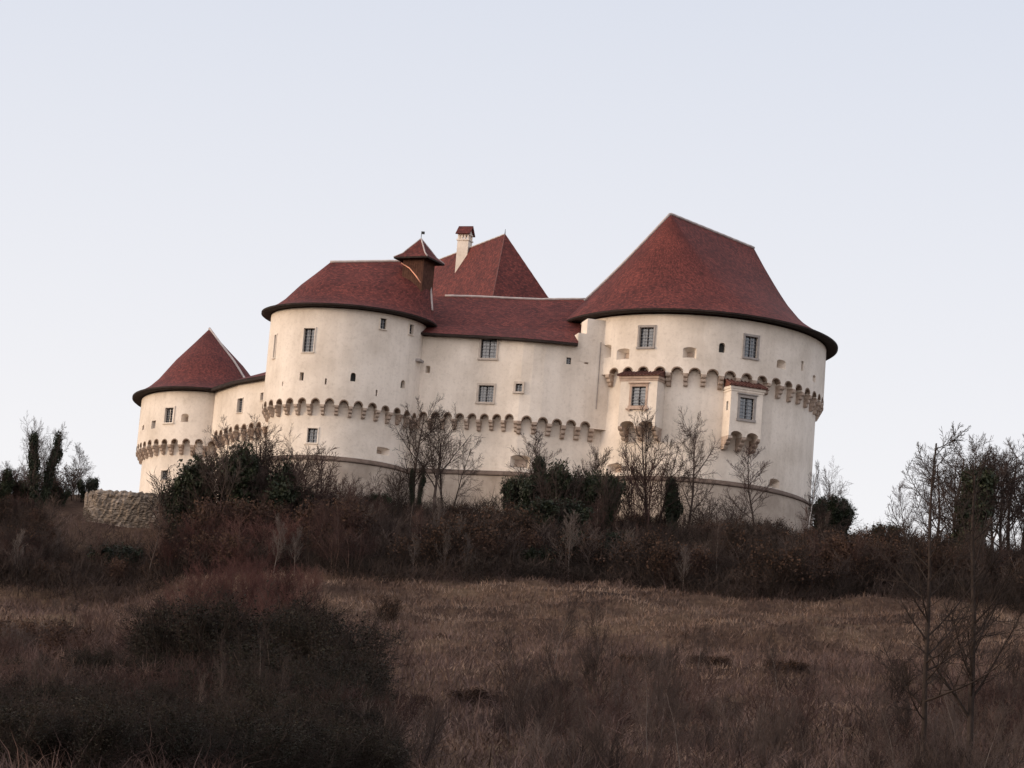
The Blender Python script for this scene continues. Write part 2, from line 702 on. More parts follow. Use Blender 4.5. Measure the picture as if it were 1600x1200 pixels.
def tower_wall(key, name, path, z0, zarch, ztop, parent=castle, batter=0.0):
    mb = MB()
    zb = zarch - 0.40                       # underside of the jettied upper wall
    solid(mb, path, [(z0, batter), (zb, 0.0), (zb, OV), (ztop, OV - 0.02)])
    o = mb.build(name, MT['plaster'], parent)
    fix_normals(o)
    WALLS[key] = (o, path, zb)
    CUTS[key] = MB()
    return o


t1o = tower_wall('t1', 'round_tower', T1, 25, z1_arch, z1_top)
t2o = tower_wall('t2', 'round_tower', T2, l2 - 0.3, z2_arch, z2_top)
t3o = tower_wall('t3', 'round_tower', T3, l3 - 0.3, z3_arch, z3_top)
w2o = tower_wall('w2', 'curtain_wall', W2, 25, w2_arch, w2_top)
w3o = tower_wall('w3', 'curtain_wall', W3, lw - 0.3, w3_arch, w3_top - 0.22)


# --- corbel friezes: arched gaps cut in the jetty, stepped stone corbels between them
def corbel_mesh(w=0.29, hh=0.78):
    mb = MB()
    I = Matrix.Identity(4)
    n_ = 3
    for k in range(n_):
        z1_, z0_ = -k * hh / n_, -(k + 1) * hh / n_
        d = OV * (1.0 - 0.28 * k) + 0.02
        rr = 0.11
        pts = []                                 # profile in depth/height, round nosed
        pts += [(0.05, z0_ + 0.008), (0.05, z1_ - 0.004)]
        pts += [(-d, z1_ - 0.004)]
        for i in range(5):
            a = math.pi / 2 * i / 4
            pts.append((-d + rr - rr * math.cos(a), z0_ + 0.008 + rr - rr * math.sin(a)))
        ww = w - 0.012 * k
        k_ = len(pts)
        va = [Vector((-ww / 2, y, z)) for y, z in pts]
        vb = [Vector((ww / 2, y, z)) for y, z in pts]
        fs = [tuple(range(k_)), tuple(range(2 * k_ - 1, k_ - 1, -1))]
        for i in range(k_):
            j = (i + 1) % k_
            fs.append((i, i + k_, j + k_, j))
        mb.add(va + vb, fs)
    me = mb.mesh('corbel', MT['stone'])
    bm = bmesh.new()
    bm.from_mesh(me)
    bmesh.ops.recalc_face_normals(bm, faces=bm.faces)
    bm.to_mesh(me)
    bm.free()
    return me


CORBEL = corbel_mesh()
SMALL_CORBEL = corbel_mesh(0.235, 0.64)
SMALL_CORBEL.name = 'small_corbel'


def frieze(key, params, pitch, skip=()):
    o, path, zb = WALLS[key]
    fr = MB()
    niche = pitch * 0.70
    band = []
    objs = []
    for i, t in enumerate(params):
        M = frame(path, t, zb, 0.0)
        c = link('corbel', CORBEL if pitch > 0.9 else SMALL_CORBEL)
        jit = Matrix.Rotation(random.uniform(-.05, .05), 4, 'Z') @ Matrix.Diagonal((random.uniform(.88, 1.1), 1, random.uniform(.9, 1.08), 1))
        c.matrix_world = M @ jit
        objs.append(c)
        if i < len(params) - 1:
            tm = (t + params[i + 1]) / 2
            Mc = frame(path, tm, zb, 0.0)
            hgt = 0.40 + random.uniform(-0.03, 0.03)
            pts = [(x, z - 0.35 if z <= 0 else z) for x, z in arch_pts(niche, hgt, 8, min(0.30, niche / 2))]
            CUTS[key].prism(Mc, pts, -OV - 0.4, -0.03)
            # brick lining under each little arch, darkened and widened to stand for niche shadow
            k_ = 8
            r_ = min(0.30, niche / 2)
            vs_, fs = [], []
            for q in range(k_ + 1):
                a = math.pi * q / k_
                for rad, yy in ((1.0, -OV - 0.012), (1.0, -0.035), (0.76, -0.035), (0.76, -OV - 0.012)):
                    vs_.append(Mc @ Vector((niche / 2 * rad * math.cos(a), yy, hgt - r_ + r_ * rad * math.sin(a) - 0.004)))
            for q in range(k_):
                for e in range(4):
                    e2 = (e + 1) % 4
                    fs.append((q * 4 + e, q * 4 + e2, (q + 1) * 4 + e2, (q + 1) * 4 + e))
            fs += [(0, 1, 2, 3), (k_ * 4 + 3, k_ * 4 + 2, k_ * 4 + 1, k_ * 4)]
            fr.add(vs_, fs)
    f = fr.build('corbel_frieze', MT['shaded_arch_brick'], castle)
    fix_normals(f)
    for c in objs:
        mw = c.matrix_world.copy()
        c.parent = f
        c.matrix_parent_inverse = world_of(f).inverted()
        c.matrix_basis = mw
    return f


random.seed(3)
frieze('t1', T1.walk(R(-100), R(42), 0.74), 0.74)
frieze('t2', T2.walk(R(-112), R(78), 0.82), 0.82)
t3a = T3.hit(950, 575, OV)[0]
frieze('t3', T3.walk(t3a, R(112), 1.03), 1.03)
Lw2 = W2.cum[-1]
frieze('w2', [0.45 + i * 0.86 for i in range(int((Lw2 - 0.6) / 0.86) + 1)], 0.86)
tl = W3.hit(652, 643, OV)[0]
tc_, tr_ = W3.cum[2], W3.hit(925, 656, OV)[0]
nl, nr = round((tc_ - 0.1 - tl) / 0.79), round((tr_ - tc_) / 0.98)
frieze('w3', [tl + (tc_ - 0.1 - tl) * i / nl for i in range(nl + 1)], (tc_ - tl) / nl)
frieze('w3', [tc_ + 0.05 + (tr_ - tc_) * i / nr for i in range(nr + 1)], (tr_ - tc_) / nr)

# --- windows, loopholes and embrasures
ROUND_UP = OV


def place_box(key, x0, y0, x1, y1):
    """wall frame and size for an opening seen as this rectangle in the photograph"""
    o, path, zb = WALLS[key]
    px, py = (x0 + x1) / 2, (y0 + y1) / 2
    off = OV
    t, z = path.hit(px, py, off)
    if z < zb:
        off = 0.0
        t, z = path.hit(px, py, off)
    M = frame(path, t, z, off)
    Y = M[1][3]
    k = Y / F * 1.01
    cosn = max(0.3, abs(M[0][0]))
    return M, (x1 - x0) * k / cosn, (y1 - y0) * k


def window(key, x0, y0, x1, y1, surround=0.10, cols=3, rows=5, deep=0.24, fm='frame', wmul=1.0, hang=castle, M=None, w=None, h=None, cutter=None, sill=True):
    if M is None:
        M, w, h = place_box(key, x0, y0, x1, y1)
        w *= wmul
        cutter = CUTS[key]
    cutter.box(M, -w / 2, w / 2, -0.6, deep + 0.08, -h / 2, h / 2)
    root = MB()
    # casement timber in the opening
    cw = 0.05
    for a in ((-w / 2, -w / 2 + cw, -h / 2, h / 2), (w / 2 - cw, w / 2, -h / 2, h / 2), (-w / 2 + cw, w / 2 - cw, -h / 2, -h / 2 + cw), (-w / 2 + cw, w / 2 - cw, h / 2 - cw, h / 2), (-0.022, 0.022, -h / 2 + cw, h / 2 - cw)):
        root.box(M, a[0] + 0.003, a[1] - 0.003, deep - 0.07, deep - 0.01, a[2] + 0.003, a[3] - 0.003)
    wo_ = root.build('window', MT['wood'], hang)
    g = MB()
    g.box(M, -w / 2 + 0.004, w / 2 - 0.004, deep, deep + 0.02, -h / 2 + 0.004, h / 2 - 0.004)
    g.build('pane', MT['glass'], wo_)
    gr = MB()
    for i in range(1, cols + 1):
        x = -w / 2 + w * i / (cols + 1)
        gr.tube([M @ Vector((x, deep - 0.11, -h / 2)), M @ Vector((x, deep - 0.11, h / 2))], 0.013, 4)
    for i in range(1, rows + 1):
        z = -h / 2 + h * i / (rows + 1)
        gr.tube([M @ Vector((-w / 2, deep - 0.13, z)), M @ Vector((w / 2, deep - 0.13, z))], 0.013, 4)
    gr.build('grille', MT['metal'], wo_)
    if surround:
        s_ = surround
        fr = MB()
        y0_, y1_ = -0.035, 0.03
        fr.box(M, -w / 2 - s_, -w / 2 - 0.002, y0_, y1_, -h / 2, h / 2)
        fr.box(M, w / 2 + 0.002, w / 2 + s_, y0_, y1_, -h / 2, h / 2)
        fr.box(M, -w / 2 - s_ - 0.01, w / 2 + s_ + 0.01, y0_ - 0.004, y1_, h / 2 + 0.002, h / 2 + s_ + 0.02)
        fr.box(M, -w / 2 - s_ - 0.03, w / 2 + s_ + 0.03, y0_ - (0.05 if sill else 0.006), y1_, -h / 2 - s_, -h / 2 - 0.002)
        fr.build('frame', MT[fm], wo_)
    return wo_


def loophole(key, x0, y0, x1, y1, arched=False, deep=0.32, mt='iron_and_shade', wmul=1.0):
    M, w, h = place_box(key, x0, y0, x1, y1)
    w *= wmul
    Mb = M @ Matrix.Translation((0, 0, -h / 2))
    pts = arch_pts(w, h) if arched else [(-w / 2, 0), (w / 2, 0), (w / 2, h), (-w / 2, h)]
    CUTS[key].prism(Mb, pts, -0.5, deep + 0.1)
    p = MB()
    p.prism(Mb, [(x * 0.97, z * 0.985 + 0.005) for x, z in pts], deep, deep + 0.05)  # panel in the slit, coloured dark by default to stand for unlit depth
    o = p.build('loophole', MT[mt], castle)
    fix_normals(o)
    return o


def embrasure(key, x0, y0, x1, y1, rise=0.12, deep=0.55, inner=0.45, shift=0.0):
    """splayed gun port with a shallow arched head"""
    M, w, h = place_box(key, x0, y0, x1, y1)
    Mb = M @ Matrix.Translation((0, 0, -h / 2))
    pts = arch_pts(w, h, 8, rise)
    k = deep / 0.5
    # the cutter starts outside the wall and narrows inwards
    CUTS[key].prism(Mb, [(x * (1 + (1 - inner) / k), h * .45 + (z - h * .45) * (1 + (1 - inner) / k)) if False else (x, z) for x, z in pts], -0.5, 0.02)
    CUTS[key].prism(Mb, [(x * 0.995, z * 0.995 + 0.001) for x, z in pts], 0.0, deep, scale=inner, ctr=(shift, h * 0.45))
    p = MB()
    q = [(shift + (x - shift) * inner * 0.9, h * .45 + (z - h * .45) * inner * 0.9) for x, z in pts]
    p.prism(Mb, q, deep - 0.06, deep - 0.02)
    o = p.build('gun_port', MT['stone'], castle)
    fix_normals(o)
    return o


# low tower on the left
window('t1', 258.6, 637, 272.5, 660.5, 0.09, fm='plaster')
loophole('t1', 237, 657, 244.5, 669.6, mt='frame', deep=0.2)
loophole('t1', 220.5, 663.6, 227.4, 672, True, mt='stone', deep=0.2, wmul=0.6)
embrasure('t1', 283.5, 646, 295.5, 660)
window('t1', 251.4, 735, 263, 750, 0.05, rows=3, fm='plaster')
# wall between low tower and middle tower
window('w2', 369, 622.5, 381, 645, 0.04, wmul=0.75, fm='plaster')
window('w2', 406.5, 613.5, 413, 625.5, 0.04, rows=2, cols=1, wmul=0.75, fm='plaster')
# middle tower
window('t2', 426.2, 523, 432.4, 560, 0.06, wmul=0.45, fm='plaster')
window('t2', 473.3, 512.5, 490.7, 550.5, 0.05, cols=3, rows=6, fm='plaster')
window('t2', 595, 497.5, 604, 514.5, 0.05, rows=2, cols=1, fm='plaster')
window('t2', 638.7, 506.7, 647.3, 523, 0.05, rows=2, cols=1, wmul=0.7, fm='plaster')
loophole('t2', 467.5, 581.5, 473.9, 594.7)
loophole('t2', 507.2, 591, 510, 600.8)
loophole('t2', 440.0, 596, 442.0, 603)
loophole('t2', 548, 582, 556.3, 596, True)
loophole('t2', 627, 594, 633.8, 607.2, True)
loophole('t2', 587.5, 609, 590.2, 619)
window('t2', 480, 669, 496, 692, 0.07, rows=3, fm='plaster')
embrasure('t2', 589, 699, 609.5, 711, rise=0.05)
# main wall
window('w3', 751, 529, 776, 560, 0.12, fm='palestone')
window('w3', 747.5, 602, 771, 628.5, 0.12, cols=4, rows=5, fm='palestone')
window('w3', 808, 599.5, 818.5, 612, 0.12, cols=1, rows=2, fm='palestone')
window('w3', 885, 558.5, 892.8, 569, 0.0, cols=1, rows=2, fm='palestone')
loophole('w3', 913.5, 560.5, 919.5, 569, True, mt='stone', deep=0.15)
embrasure('w3', 664.5, 571, 672, 583, rise=0.05)
embrasure('w3', 796, 711, 829, 732, rise=0.12, inner=0.6)
# large tower
window('t3', 999.8, 511, 1021.2, 542.6, 0.12)
window('t3', 1163, 525.5, 1183.5, 559, 0.12)
loophole('t3', 1123.3, 535, 1133, 551, True)
for e in ((940, 538, 955, 560), (964, 544, 983.5, 562), (1067, 542, 1088.5, 560), (1213, 562, 1228.6, 576), (1269.5, 586, 1275, 597)):
    embrasure('t3', *e)
loophole('t3', 1251.7, 564, 1255.6, 579.5, mt='frame')
embrasure('t3', 948, 724, 970.7, 739, rise=0.15, inner=0.6)
embrasure('t3', 1202, 748, 1219, 762, rise=0.15)

for key, (o, path, zb) in WALLS.items():
    cut(o, CUTS[key])


# small stone water spout and a drain pipe in the corner
def spout(path, px, py, off):
    t, z = path.hit(px, py, off)
    M = frame(path, t, z, off)
    mb = MB()
    mb.prism(M, [(-0.3, -0.06), (0.28, -0.1), (0.3, 0.06), (-0.25, 0.1)], -0.28, 0.1)
    o = mb.build('water_spout', MT['frame'], castle)
    fix_normals(o)


spout(T2, 653, 564, OV)
dp = MB()
a0 = W3.hit(938, 520, OV + 0.07)
dpts = [frame(W3, W3.hit(938, 545, OV)[0], z, OV + 0.06).translation for z in (W3.hit(938, 640, OV)[1], W3.hit(938, 590, OV)[1], W3.hit(938, 535, OV)[1])]
dp.tube(dpts, 0.035, 6)
dp.build('drain_pipe', MT['frame'], castle)


# --- plinths with a sloping ledge
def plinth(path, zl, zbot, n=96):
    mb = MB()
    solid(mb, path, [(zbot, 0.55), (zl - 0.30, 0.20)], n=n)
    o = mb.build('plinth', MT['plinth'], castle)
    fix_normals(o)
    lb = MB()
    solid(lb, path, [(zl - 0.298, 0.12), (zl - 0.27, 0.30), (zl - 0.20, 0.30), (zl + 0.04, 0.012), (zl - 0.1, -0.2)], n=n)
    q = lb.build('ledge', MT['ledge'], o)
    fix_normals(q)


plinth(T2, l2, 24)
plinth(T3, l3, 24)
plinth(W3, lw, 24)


# --- roofs
def interp(pts, t):
    return float(np.interp(t, [p[0] for p in pts], [p[1] for p in pts]))


def round_roof(path, off_eave, z_eave, A, B, prof, parent, n=144, rows=18, straight=None):
    """tiled roof swept from the round eaves to a ridge A-B; bell-cast profile"""
    A, B = Vector(A), Vector(B)
    ab = Vector((B.x - A.x, B.y - A.y))
    L2 = ab.length_squared
    grid, ucum = [], []
    u = 0
    last = None
    for j in range(n + 1):
        t = 2 * math.pi * j / n
        ex, ey = path.at(t, off_eave)[:2]
        q = 0 if L2 < 1e-6 else max(0, min(1, ((ex - A.x) * ab.x + (ey - A.y) * ab.y) / L2))
        rp = A.lerp(B, q)
        if last:
            u += math.hypot(ex - last[0], ey - last[1])
        last = (ex, ey)
        ucum.append(u)
        colm = []
        for i in range(rows + 1):
            f = (i / rows) ** 1.15
            g_ = interp(prof, f)
            if straight is not None:
                dt = abs((t - straight + math.pi) % (2 * math.pi) - math.pi)
                wgt = max(0.0, min(1.0, 1.35 - dt / R(62)))
                g_ = g_ * (1 - wgt) + wgt * (0.93 * f + 0.07 * f * f)
            zz = z_eave + (rp.z - z_eave) * g_
            colm.append(Vector((ex + (rp.x - ex) * f, ey + (rp.y - ey) * f, zz)))
        grid.append(colm)
    mb = MB()
    vs_ = [p for c in grid[:-1] for p in c]
    fs, uvs = [], []
    k = rows + 1
    slope = []
    for c in grid:
        s_ = [0]
        for a_, b_ in zip(c, c[1:]):
            s_.append(s_[-1] + (b_ - a_).length)
        slope.append(s_)
    for j in range(n):
        j2 = (j + 1) % n
        for i in range(rows):
            f = (j * k + i, j2 * k + i, j2 * k + i + 1, j * k + i + 1)
            fs.append(f)
            um = (ucum[j] + ucum[j + 1]) / 2
            wa = 1 - (i / rows) * 0.55
            wb = 1 - ((i + 1) / rows) * 0.55
            uvs.append([(ucum[j], slope[j][i]), (ucum[j + 1], slope[j + 1][i]), (ucum[j + 1], slope[j + 1][i + 1]), (ucum[j], slope[j][i + 1])])
    mb.add(vs_, fs, 0, uvs)
    ro = mb.build('roof', MT['tile'], parent, smooth=True)
    ev = MB()
    r1 = path.ring(off_eave - 0.004, n)
    r0 = path.ring(OV - 0.10, n)
    kk = len(r1)
    levels = [(r1, z_eave - 0.004), (r1, z_eave - 0.10), (path.ring(off_eave - 0.10, n), z_eave - 0.17), (r0, z_eave - 0.12)]
    vv = [(x, y, z) for rg, z in levels for x, y in rg]
    ff = []
    for i in range(len(levels) - 1):
        for j in range(kk):
            j2 = (j + 1) % kk
            ff.append((i * kk + j, (i + 1) * kk + j, (i + 1) * kk + j2, i * kk + j2))
    ev.add(vv, ff)
    ev.build('eaves', MT['wood'], parent)
    return ro, grid


def ridge_cap(pts, parent, r=0.09, mt='ridge'):
    mb = MB()
    fine = []
    for a_, b_ in zip(pts, pts[1:]):
        a_, b_ = Vector(a_), Vector(b_)
        k = max(1, int((b_ - a_).length / 0.4))
        for i in range(k):
            fine.append(a_.lerp(b_, i / k) + Vector((0, 0, 0.012 * (i % 2))))
    fine.append(Vector(pts[-1]))
    mb.tube(fine, r, 6)
    return mb.build('ridge_cap', MT[mt], parent, smooth=True)


BELL = [(0, 0), (.08, .035), (.2, .11), (.336, .24), (.56, .525), (.8, .78), (1, 1)]
BELL3 = [(0, 0), (.1, .05), (.2, .115), (.32, .20), (.44, .30), (.58, .44), (.71, .60), (.86, .80), (1, 1)]
ze1 = z1_top + 0.20
ap1 = P(327, 514, 213.5)
ro1, g1 = round_roof(T1, OV + 0.62, ze1, ap1, ap1, BELL, t1o)
jj = int(144 * 48 / 360)
ridge_cap([p + Vector((0, 0, 0.05)) for p in g1[jj][5:]], t1o, 0.08)
ze2 = z2_top + 0.18
A2, B2 = P(516, 410, 200.0), P(668, 408, 199.6)
ro2, g2 = round_roof(T2, OV + 0.62, ze2, A2, B2, BELL, t2o)
ridge_cap([A2 + Vector((0, 0, .03)), B2 + Vector((0, 0, .03))], t2o)
jj = int(144 * 76 / 360)
ridge_cap([p + Vector((0.03, 0, 0.05)) for p in g2[jj][6:]], t2o, 0.07)
ze3 = z3_top + 0.22
A3, B3 = P(1048, 335, 199.2), P(1178, 388, 206.7)
ro3, g3 = round_roof(T3, OV + 0.72, ze3, A3, B3, BELL3, t3o, straight=R(-108))
ridge_cap([A3 + Vector((0, 0, .03)), B3 + Vector((0, 0, .03))], t3o)


def slope_roof(rows_pts, parent, name='roof'):
    """rows of points from the eaves up to the ridge, all rows the same length"""
    mb = MB()
    k = len(rows_pts[0])
    vs_ = [p for r in rows_pts for p in r]
    us = [0]
    for a_, b_ in zip(rows_pts[0], rows_pts[0][1:]):
        us.append(us[-1] + (Vector(b_) - Vector(a_)).length)
    vv = [0]
    for a_, b_ in zip(rows_pts, rows_pts[1:]):
        vv.append(vv[-1] + (Vector(b_[0]) - Vector(a_[0])).length)
    fs, uvs = [], []
    for i in range(len(rows_pts) - 1):
        for j in range(k - 1):
            fs.append((i * k + j, i * k + j + 1, (i + 1) * k + j + 1, (i + 1) * k + j))
            uvs.append([(us[j], vv[i]), (us[j + 1], vv[i]), (us[j + 1], vv[i + 1]), (us[j], vv[i + 1])])
    mb.add(vs_, fs, 0, uvs)
    return mb.build(name, MT['tile'], parent)


# roof over the main wall: eaves follow the bent wall, one ridge behind, slope down to the court too
ev_px = [(655, 519), (700, 521.5), (752, 524), (800, 527), (815, 528.1), (830, 529.2), (847, 530.7), (903, 536)]
rd_px = [(640, 462), (695, 463), (740, 464), (795, 466.5), (812, 467.2), (828, 467.8), (845, 468.5), (915, 468)]
ev_pts, rd_pts = [], []
for (px, py), (qx, qy) in zip(ev_px, rd_px):
    t, z = W3.hit(px, py, OV + 0.42)
    ev_pts.append(frame(W3, t, z, OV + 0.42).translation)
    rd_pts.append(P(qx, qy, 203.2))
zr = rd_pts[3].z
mid = [a_.lerp(b_, 0.30) - Vector((0, 0, 0.16)) for a_, b_ in zip(ev_pts, rd_pts)]
back = [Vector((p.x, p.y + 4.5, p.z - 4.0)) for p in rd_pts]
slope_roof([ev_pts, mid, rd_pts, back], w3o)
mb = MB()
kk = len(ev_pts)
lo = [p - Vector((0, 0, 0.15)) for p in ev_pts]
inn = [Vector((p.x, p.y + 0.75, p.z - 0.08)) for p in ev_pts]
ins = [p + Vector((0, 0.004, -0.004)) for p in ev_pts]
mb.add(ins + lo + inn, [(i * kk + j, (i + 1) * kk + j, (i + 1) * kk + j + 1, i * kk + j + 1) for i in range(2) for j in range(kk - 1)])
mb.build('eaves', MT['wood'], w3o)
ridge_cap([p + Vector((0, 0, .03)) for p in rd_pts[1:]] , w3o, 0.085)
jj = 144 - int(144 * 80 / 360)
ridge_cap([p + Vector((-0.03, 0, 0.05)) for p in g3[jj][5:]], t3o, 0.085)
# barge edge where the tiles stop beside the big tower
mb = MB()
mb.add([ev_pts[-1], mid[-1], rd_pts[-1], rd_pts[-1] - Vector((0, 0, .22)), mid[-1] - Vector((0, 0, .22)), ev_pts[-1] - Vector((0, 0, .2))], [(0, 1, 4, 5), (1, 2, 3, 4)])
mb.build('barge_edge', MT['tile'], w3o)
# raised stub of wall between the roof and the big tower
t, zz = W3.hit(905, 500, OV)
M = frame(W3, t, 0, OV)
mb = MB()
zt = W3.hit(915, 497, OV)[1]
mb.box(M, 0.02, 2.6, 0.004, 1.6, w3_top - 1.3, w3_top + 0.5)
mb.box(M, 0.55, 2.6, 0.008, 1.5, w3_top + 0.5, zt)
mb.build('stub_wall', MT['plaster'], w3o)

# short roof between the low tower and the middle tower
ev2 = [frame(W2, W2.cum[-1] * f, W2.hit(385, 591, OV + .45)[1], OV + 0.45).translation for f in (-0.06, 0.25, 0.5, 0.75, 1.02)]
rd2 = [Vector((p.x + 2.6, p.y + 1.6, p.z + 1.25)) for p in ev2]
slope_roof([ev2, rd2, [Vector((p.x + 2.6, p.y + 1.6, p.z - 1.5)) for p in rd2]], w2o)
mb = MB()
kk = len(ev2)
mb.add([p - Vector((0, 0, .004)) for p in ev2] + [p - Vector((0, 0, .2)) for p in ev2] + [Vector((p.x + 0.6, p.y + .35, p.z - .12)) for p in ev2],
       [(i * kk + j, (i + 1) * kk + j, (i + 1) * kk + j + 1, i * kk + j + 1) for i in range(2) for j in range(kk - 1)])
mb.build('eaves', MT['wood'], w2o)

# the great hall behind, with a steep hipped roof
HA = P(789, 366, 212)
d_ = Vector((-0.42, 0.906, 0))
e_ = Vector((0.906, 0.42, 0))
HB = HA + d_ * 13
DROP = 9.0
hl, hw = 6.6, 3.9
Z = Vector((0, 0, -DROP))
c1, c2, c3, c4 = HA - d_ * hl - e_ * hw + Z, HA - d_ * hl + e_ * hw + Z, HB + d_ * 4 + e_ * hw + Z, HB + d_ * 4 - e_ * hw + Z
mb = MB()
base = [c1, c2, c3, c4]
mb.add([p + (e_ * (0.5 if i in (0, 3) else -0.5)) for i, p in enumerate(base)] + [Vector((p.x, p.y, 25)) + (e_ * (0.5 if i in (0, 3) else -0.5)) for i, p in enumerate(base)],
       [(0, 1, 5, 4), (1, 2, 6, 5), (2, 3, 7, 6), (3, 0, 4, 7), (0, 3, 2, 1)])
hall = mb.build('great_hall', MT['plaster'], castle)
fix_normals(hall)
mb = MB()


def uvface(mb, pts):
    pts = [Vector(p) for p in pts]
    ux = (pts[1] - pts[0]).normalized()
    nn = ux.cross(pts[2] - pts[0]).normalized()
    uy = nn.cross(ux)
    mb.add(pts, [tuple(range(len(pts)))], 0, [[((p - pts[0]).dot(ux), (p - pts[0]).dot(uy)) for p in pts]])


uvface(mb, [c1, c2, HA])
uvface(mb, [c2, c3, HB, HA])
uvface(mb, [c3, c4, HB])
uvface(mb, [c4, c1, HA, HB])
mb.build('roof', MT['tile'], hall)
ridge_cap([c1, HA], hall, 0.03, 'hip')
ridge_cap([HA, HB], hall, 0.05)
ridge_cap([HA, c2], hall, 0.03, 'hip')
fn = MB()
fn.tube([HA, HA + Vector((0, 0, 0.36))], [0.035, 0.01], 6)
fn.build('finial', MT['iron_and_shade'], hall)

# chimney with little gabled cap
nn_ = (HB - HA).cross(c1 - HA)
dq = ray(720, 412)
lq = (HA - EYE).dot(nn_) / dq.dot(nn_)
cb = EYE + dq * lq + Vector((0.15, 0.3, 0))
Mc = Matrix.Translation(cb) @ Matrix.Rotation(R(-20), 4, 'Z') @ Matrix.Diagonal((0.86, 0.86, 1, 1))
ct = zat(722, 377, cb.y) - cb.z
mb = MB()
mb.box(Mc, -0.47, 0.47, -0.45, 0.45, -2.0, ct)
mb.box(Mc, -0.54, 0.54, -0.52, 0.52, ct, ct + 0.09)
for sx in (-0.40, -0.13, 0.13, 0.40):
    for sy in (-0.40, 0.40):
        mb.box(Mc, sx - 0.07, sx + 0.07, sy - 0.05, sy + 0.05, ct + 0.09, ct + 0.42)
for sy in (-0.02,):
    for sx in (-0.40, 0.40):
        mb.box(Mc, sx - 0.05, sx + 0.05, sy - 0.08, sy + 0.08, ct + 0.09, ct + 0.42)
mb.box(Mc, -0.50, 0.50, -0.48, 0.48, ct + 0.42, ct + 0.52)
mb.prism(Mc @ Matrix.Rotation(R(90), 4, 'Z'), [(-0.44, ct + 0.522), (0.44, ct + 0.522), (0, ct + 1.0)], -0.44, 0.44)
ch = mb.build('chimney', MT['plaster'], castle)
fix_normals(ch)
mb = MB()
Mr = Mc
for s_ in (-1, 1):
    y0_, y1_ = s_ * 0.66, 0
    z0_, z1_ = ct + 0.46, ct + 1.1
    uvface(mb, [Mr @ Vector((-0.62 * s_ * -1, y0_, z0_)), Mr @ Vector((0.62 * s_ * -1, y0_, z0_)), Mr @ Vector((0.62 * s_ * -1, y1_, z1_)), Mr @ Vector((-0.62 * s_ * -1, y1_, z1_))])
cr_ = mb.build('chimney_roof', MT['tile'], ch)
md_v = cr_.data
bm = bmesh.new()
bm.from_mesh(md_v)
bmesh.ops.solidify(bm, geom=bm.faces[:], thickness=0.07)
bm.to_mesh(md_v)
bm.free()

# wooden lookout on the roof of the middle tower
tb = P(653, 432, 198.6)
Mt = Matrix.Translation(tb) @ Matrix.Rotation(R(-27), 4, 'Z')
th = zat(653, 403, 198.6) - tb.z
mb = MB()
s_ = 0.74
mb.box(Mt, -s_, s_, -s_, s_, -1.2, th)
for i in range(-4, 5):
    mb.box(Mt, i * 0.162 - 0.012, i * 0.162 + 0.012, -s_ - 0.015, -s_ + 0.01, -1.2, th - 0.02)
    mb.box(Mt, s_ - 0.01, s_ + 0.015, i * 0.162 - 0.012, i * 0.162 + 0.012, -1.2, th - 0.02)
look = mb.build('lookout_turret', MT['board'], castle)
mb = MB()
e0 = 1.2
apx = Mt @ Vector((0, 0, th + 1.28))
cs = [Mt @ Vector((x, y, th - 0.16)) for x, y in ((-e0, -e0), (e0, -e0), (e0, e0), (-e0, e0))]
ms = [Mt @ Vector((x, y, th + 0.16)) for x, y in ((-.80, -.80), (.80, -.80), (.80, .80), (-.80, .80))]
for i in range(4):
    j = (i + 1) % 4
    uvface(mb, [cs[i], cs[j], ms[j], ms[i]])
    uvface(mb, [ms[i], ms[j], apx])
mb.build('roof', MT['tile'], look)
mb = MB()
lo = [p - Vector((0, 0, 0.10)) for p in cs]
inn = [Mt @ Vector((x, y, th - 0.08)) for x, y in ((-.70, -.70), (.70, -.70), (.70, .70), (-.70, .70))]
up_ = [p - Vector((0, 0, 0.006)) for p in cs]
mb.add(up_ + lo + inn, [(i * 4 + j, (i + 1) * 4 + j, (i + 1) * 4 + (j + 1) % 4, i * 4 + (j + 1) % 4) for i in range(2) for j in range(4)])
mb.build('eaves', MT['wood'], look)
ridge_cap([cs[1], ms[1], apx], look, 0.05)
ridge_cap([cs[0], ms[0], apx], look, 0.04)
ridge_cap([cs[2], ms[2], apx], look, 0.04)
mb = MB()
mb.tube([apx - Vector((0, 0, .1)), apx + Vector((0, 0, 0.42))], 0.02, 5)
mb.box(Matrix.Translation(apx + Vector((0, 0, 0.42))), -0.02, 0.2, -0.012, 0.012, -0.14, 0.04)
mb.build('weather_vane', MT['iron_and_shade'], look)
fl = [P(627, 411, 197.9), P(640, 419, 197.55), P(650, 431, 197.2), P(657, 442, 196.9)]
ridge_cap(fl, look, 0.04, 'copper').name = 'flashing'


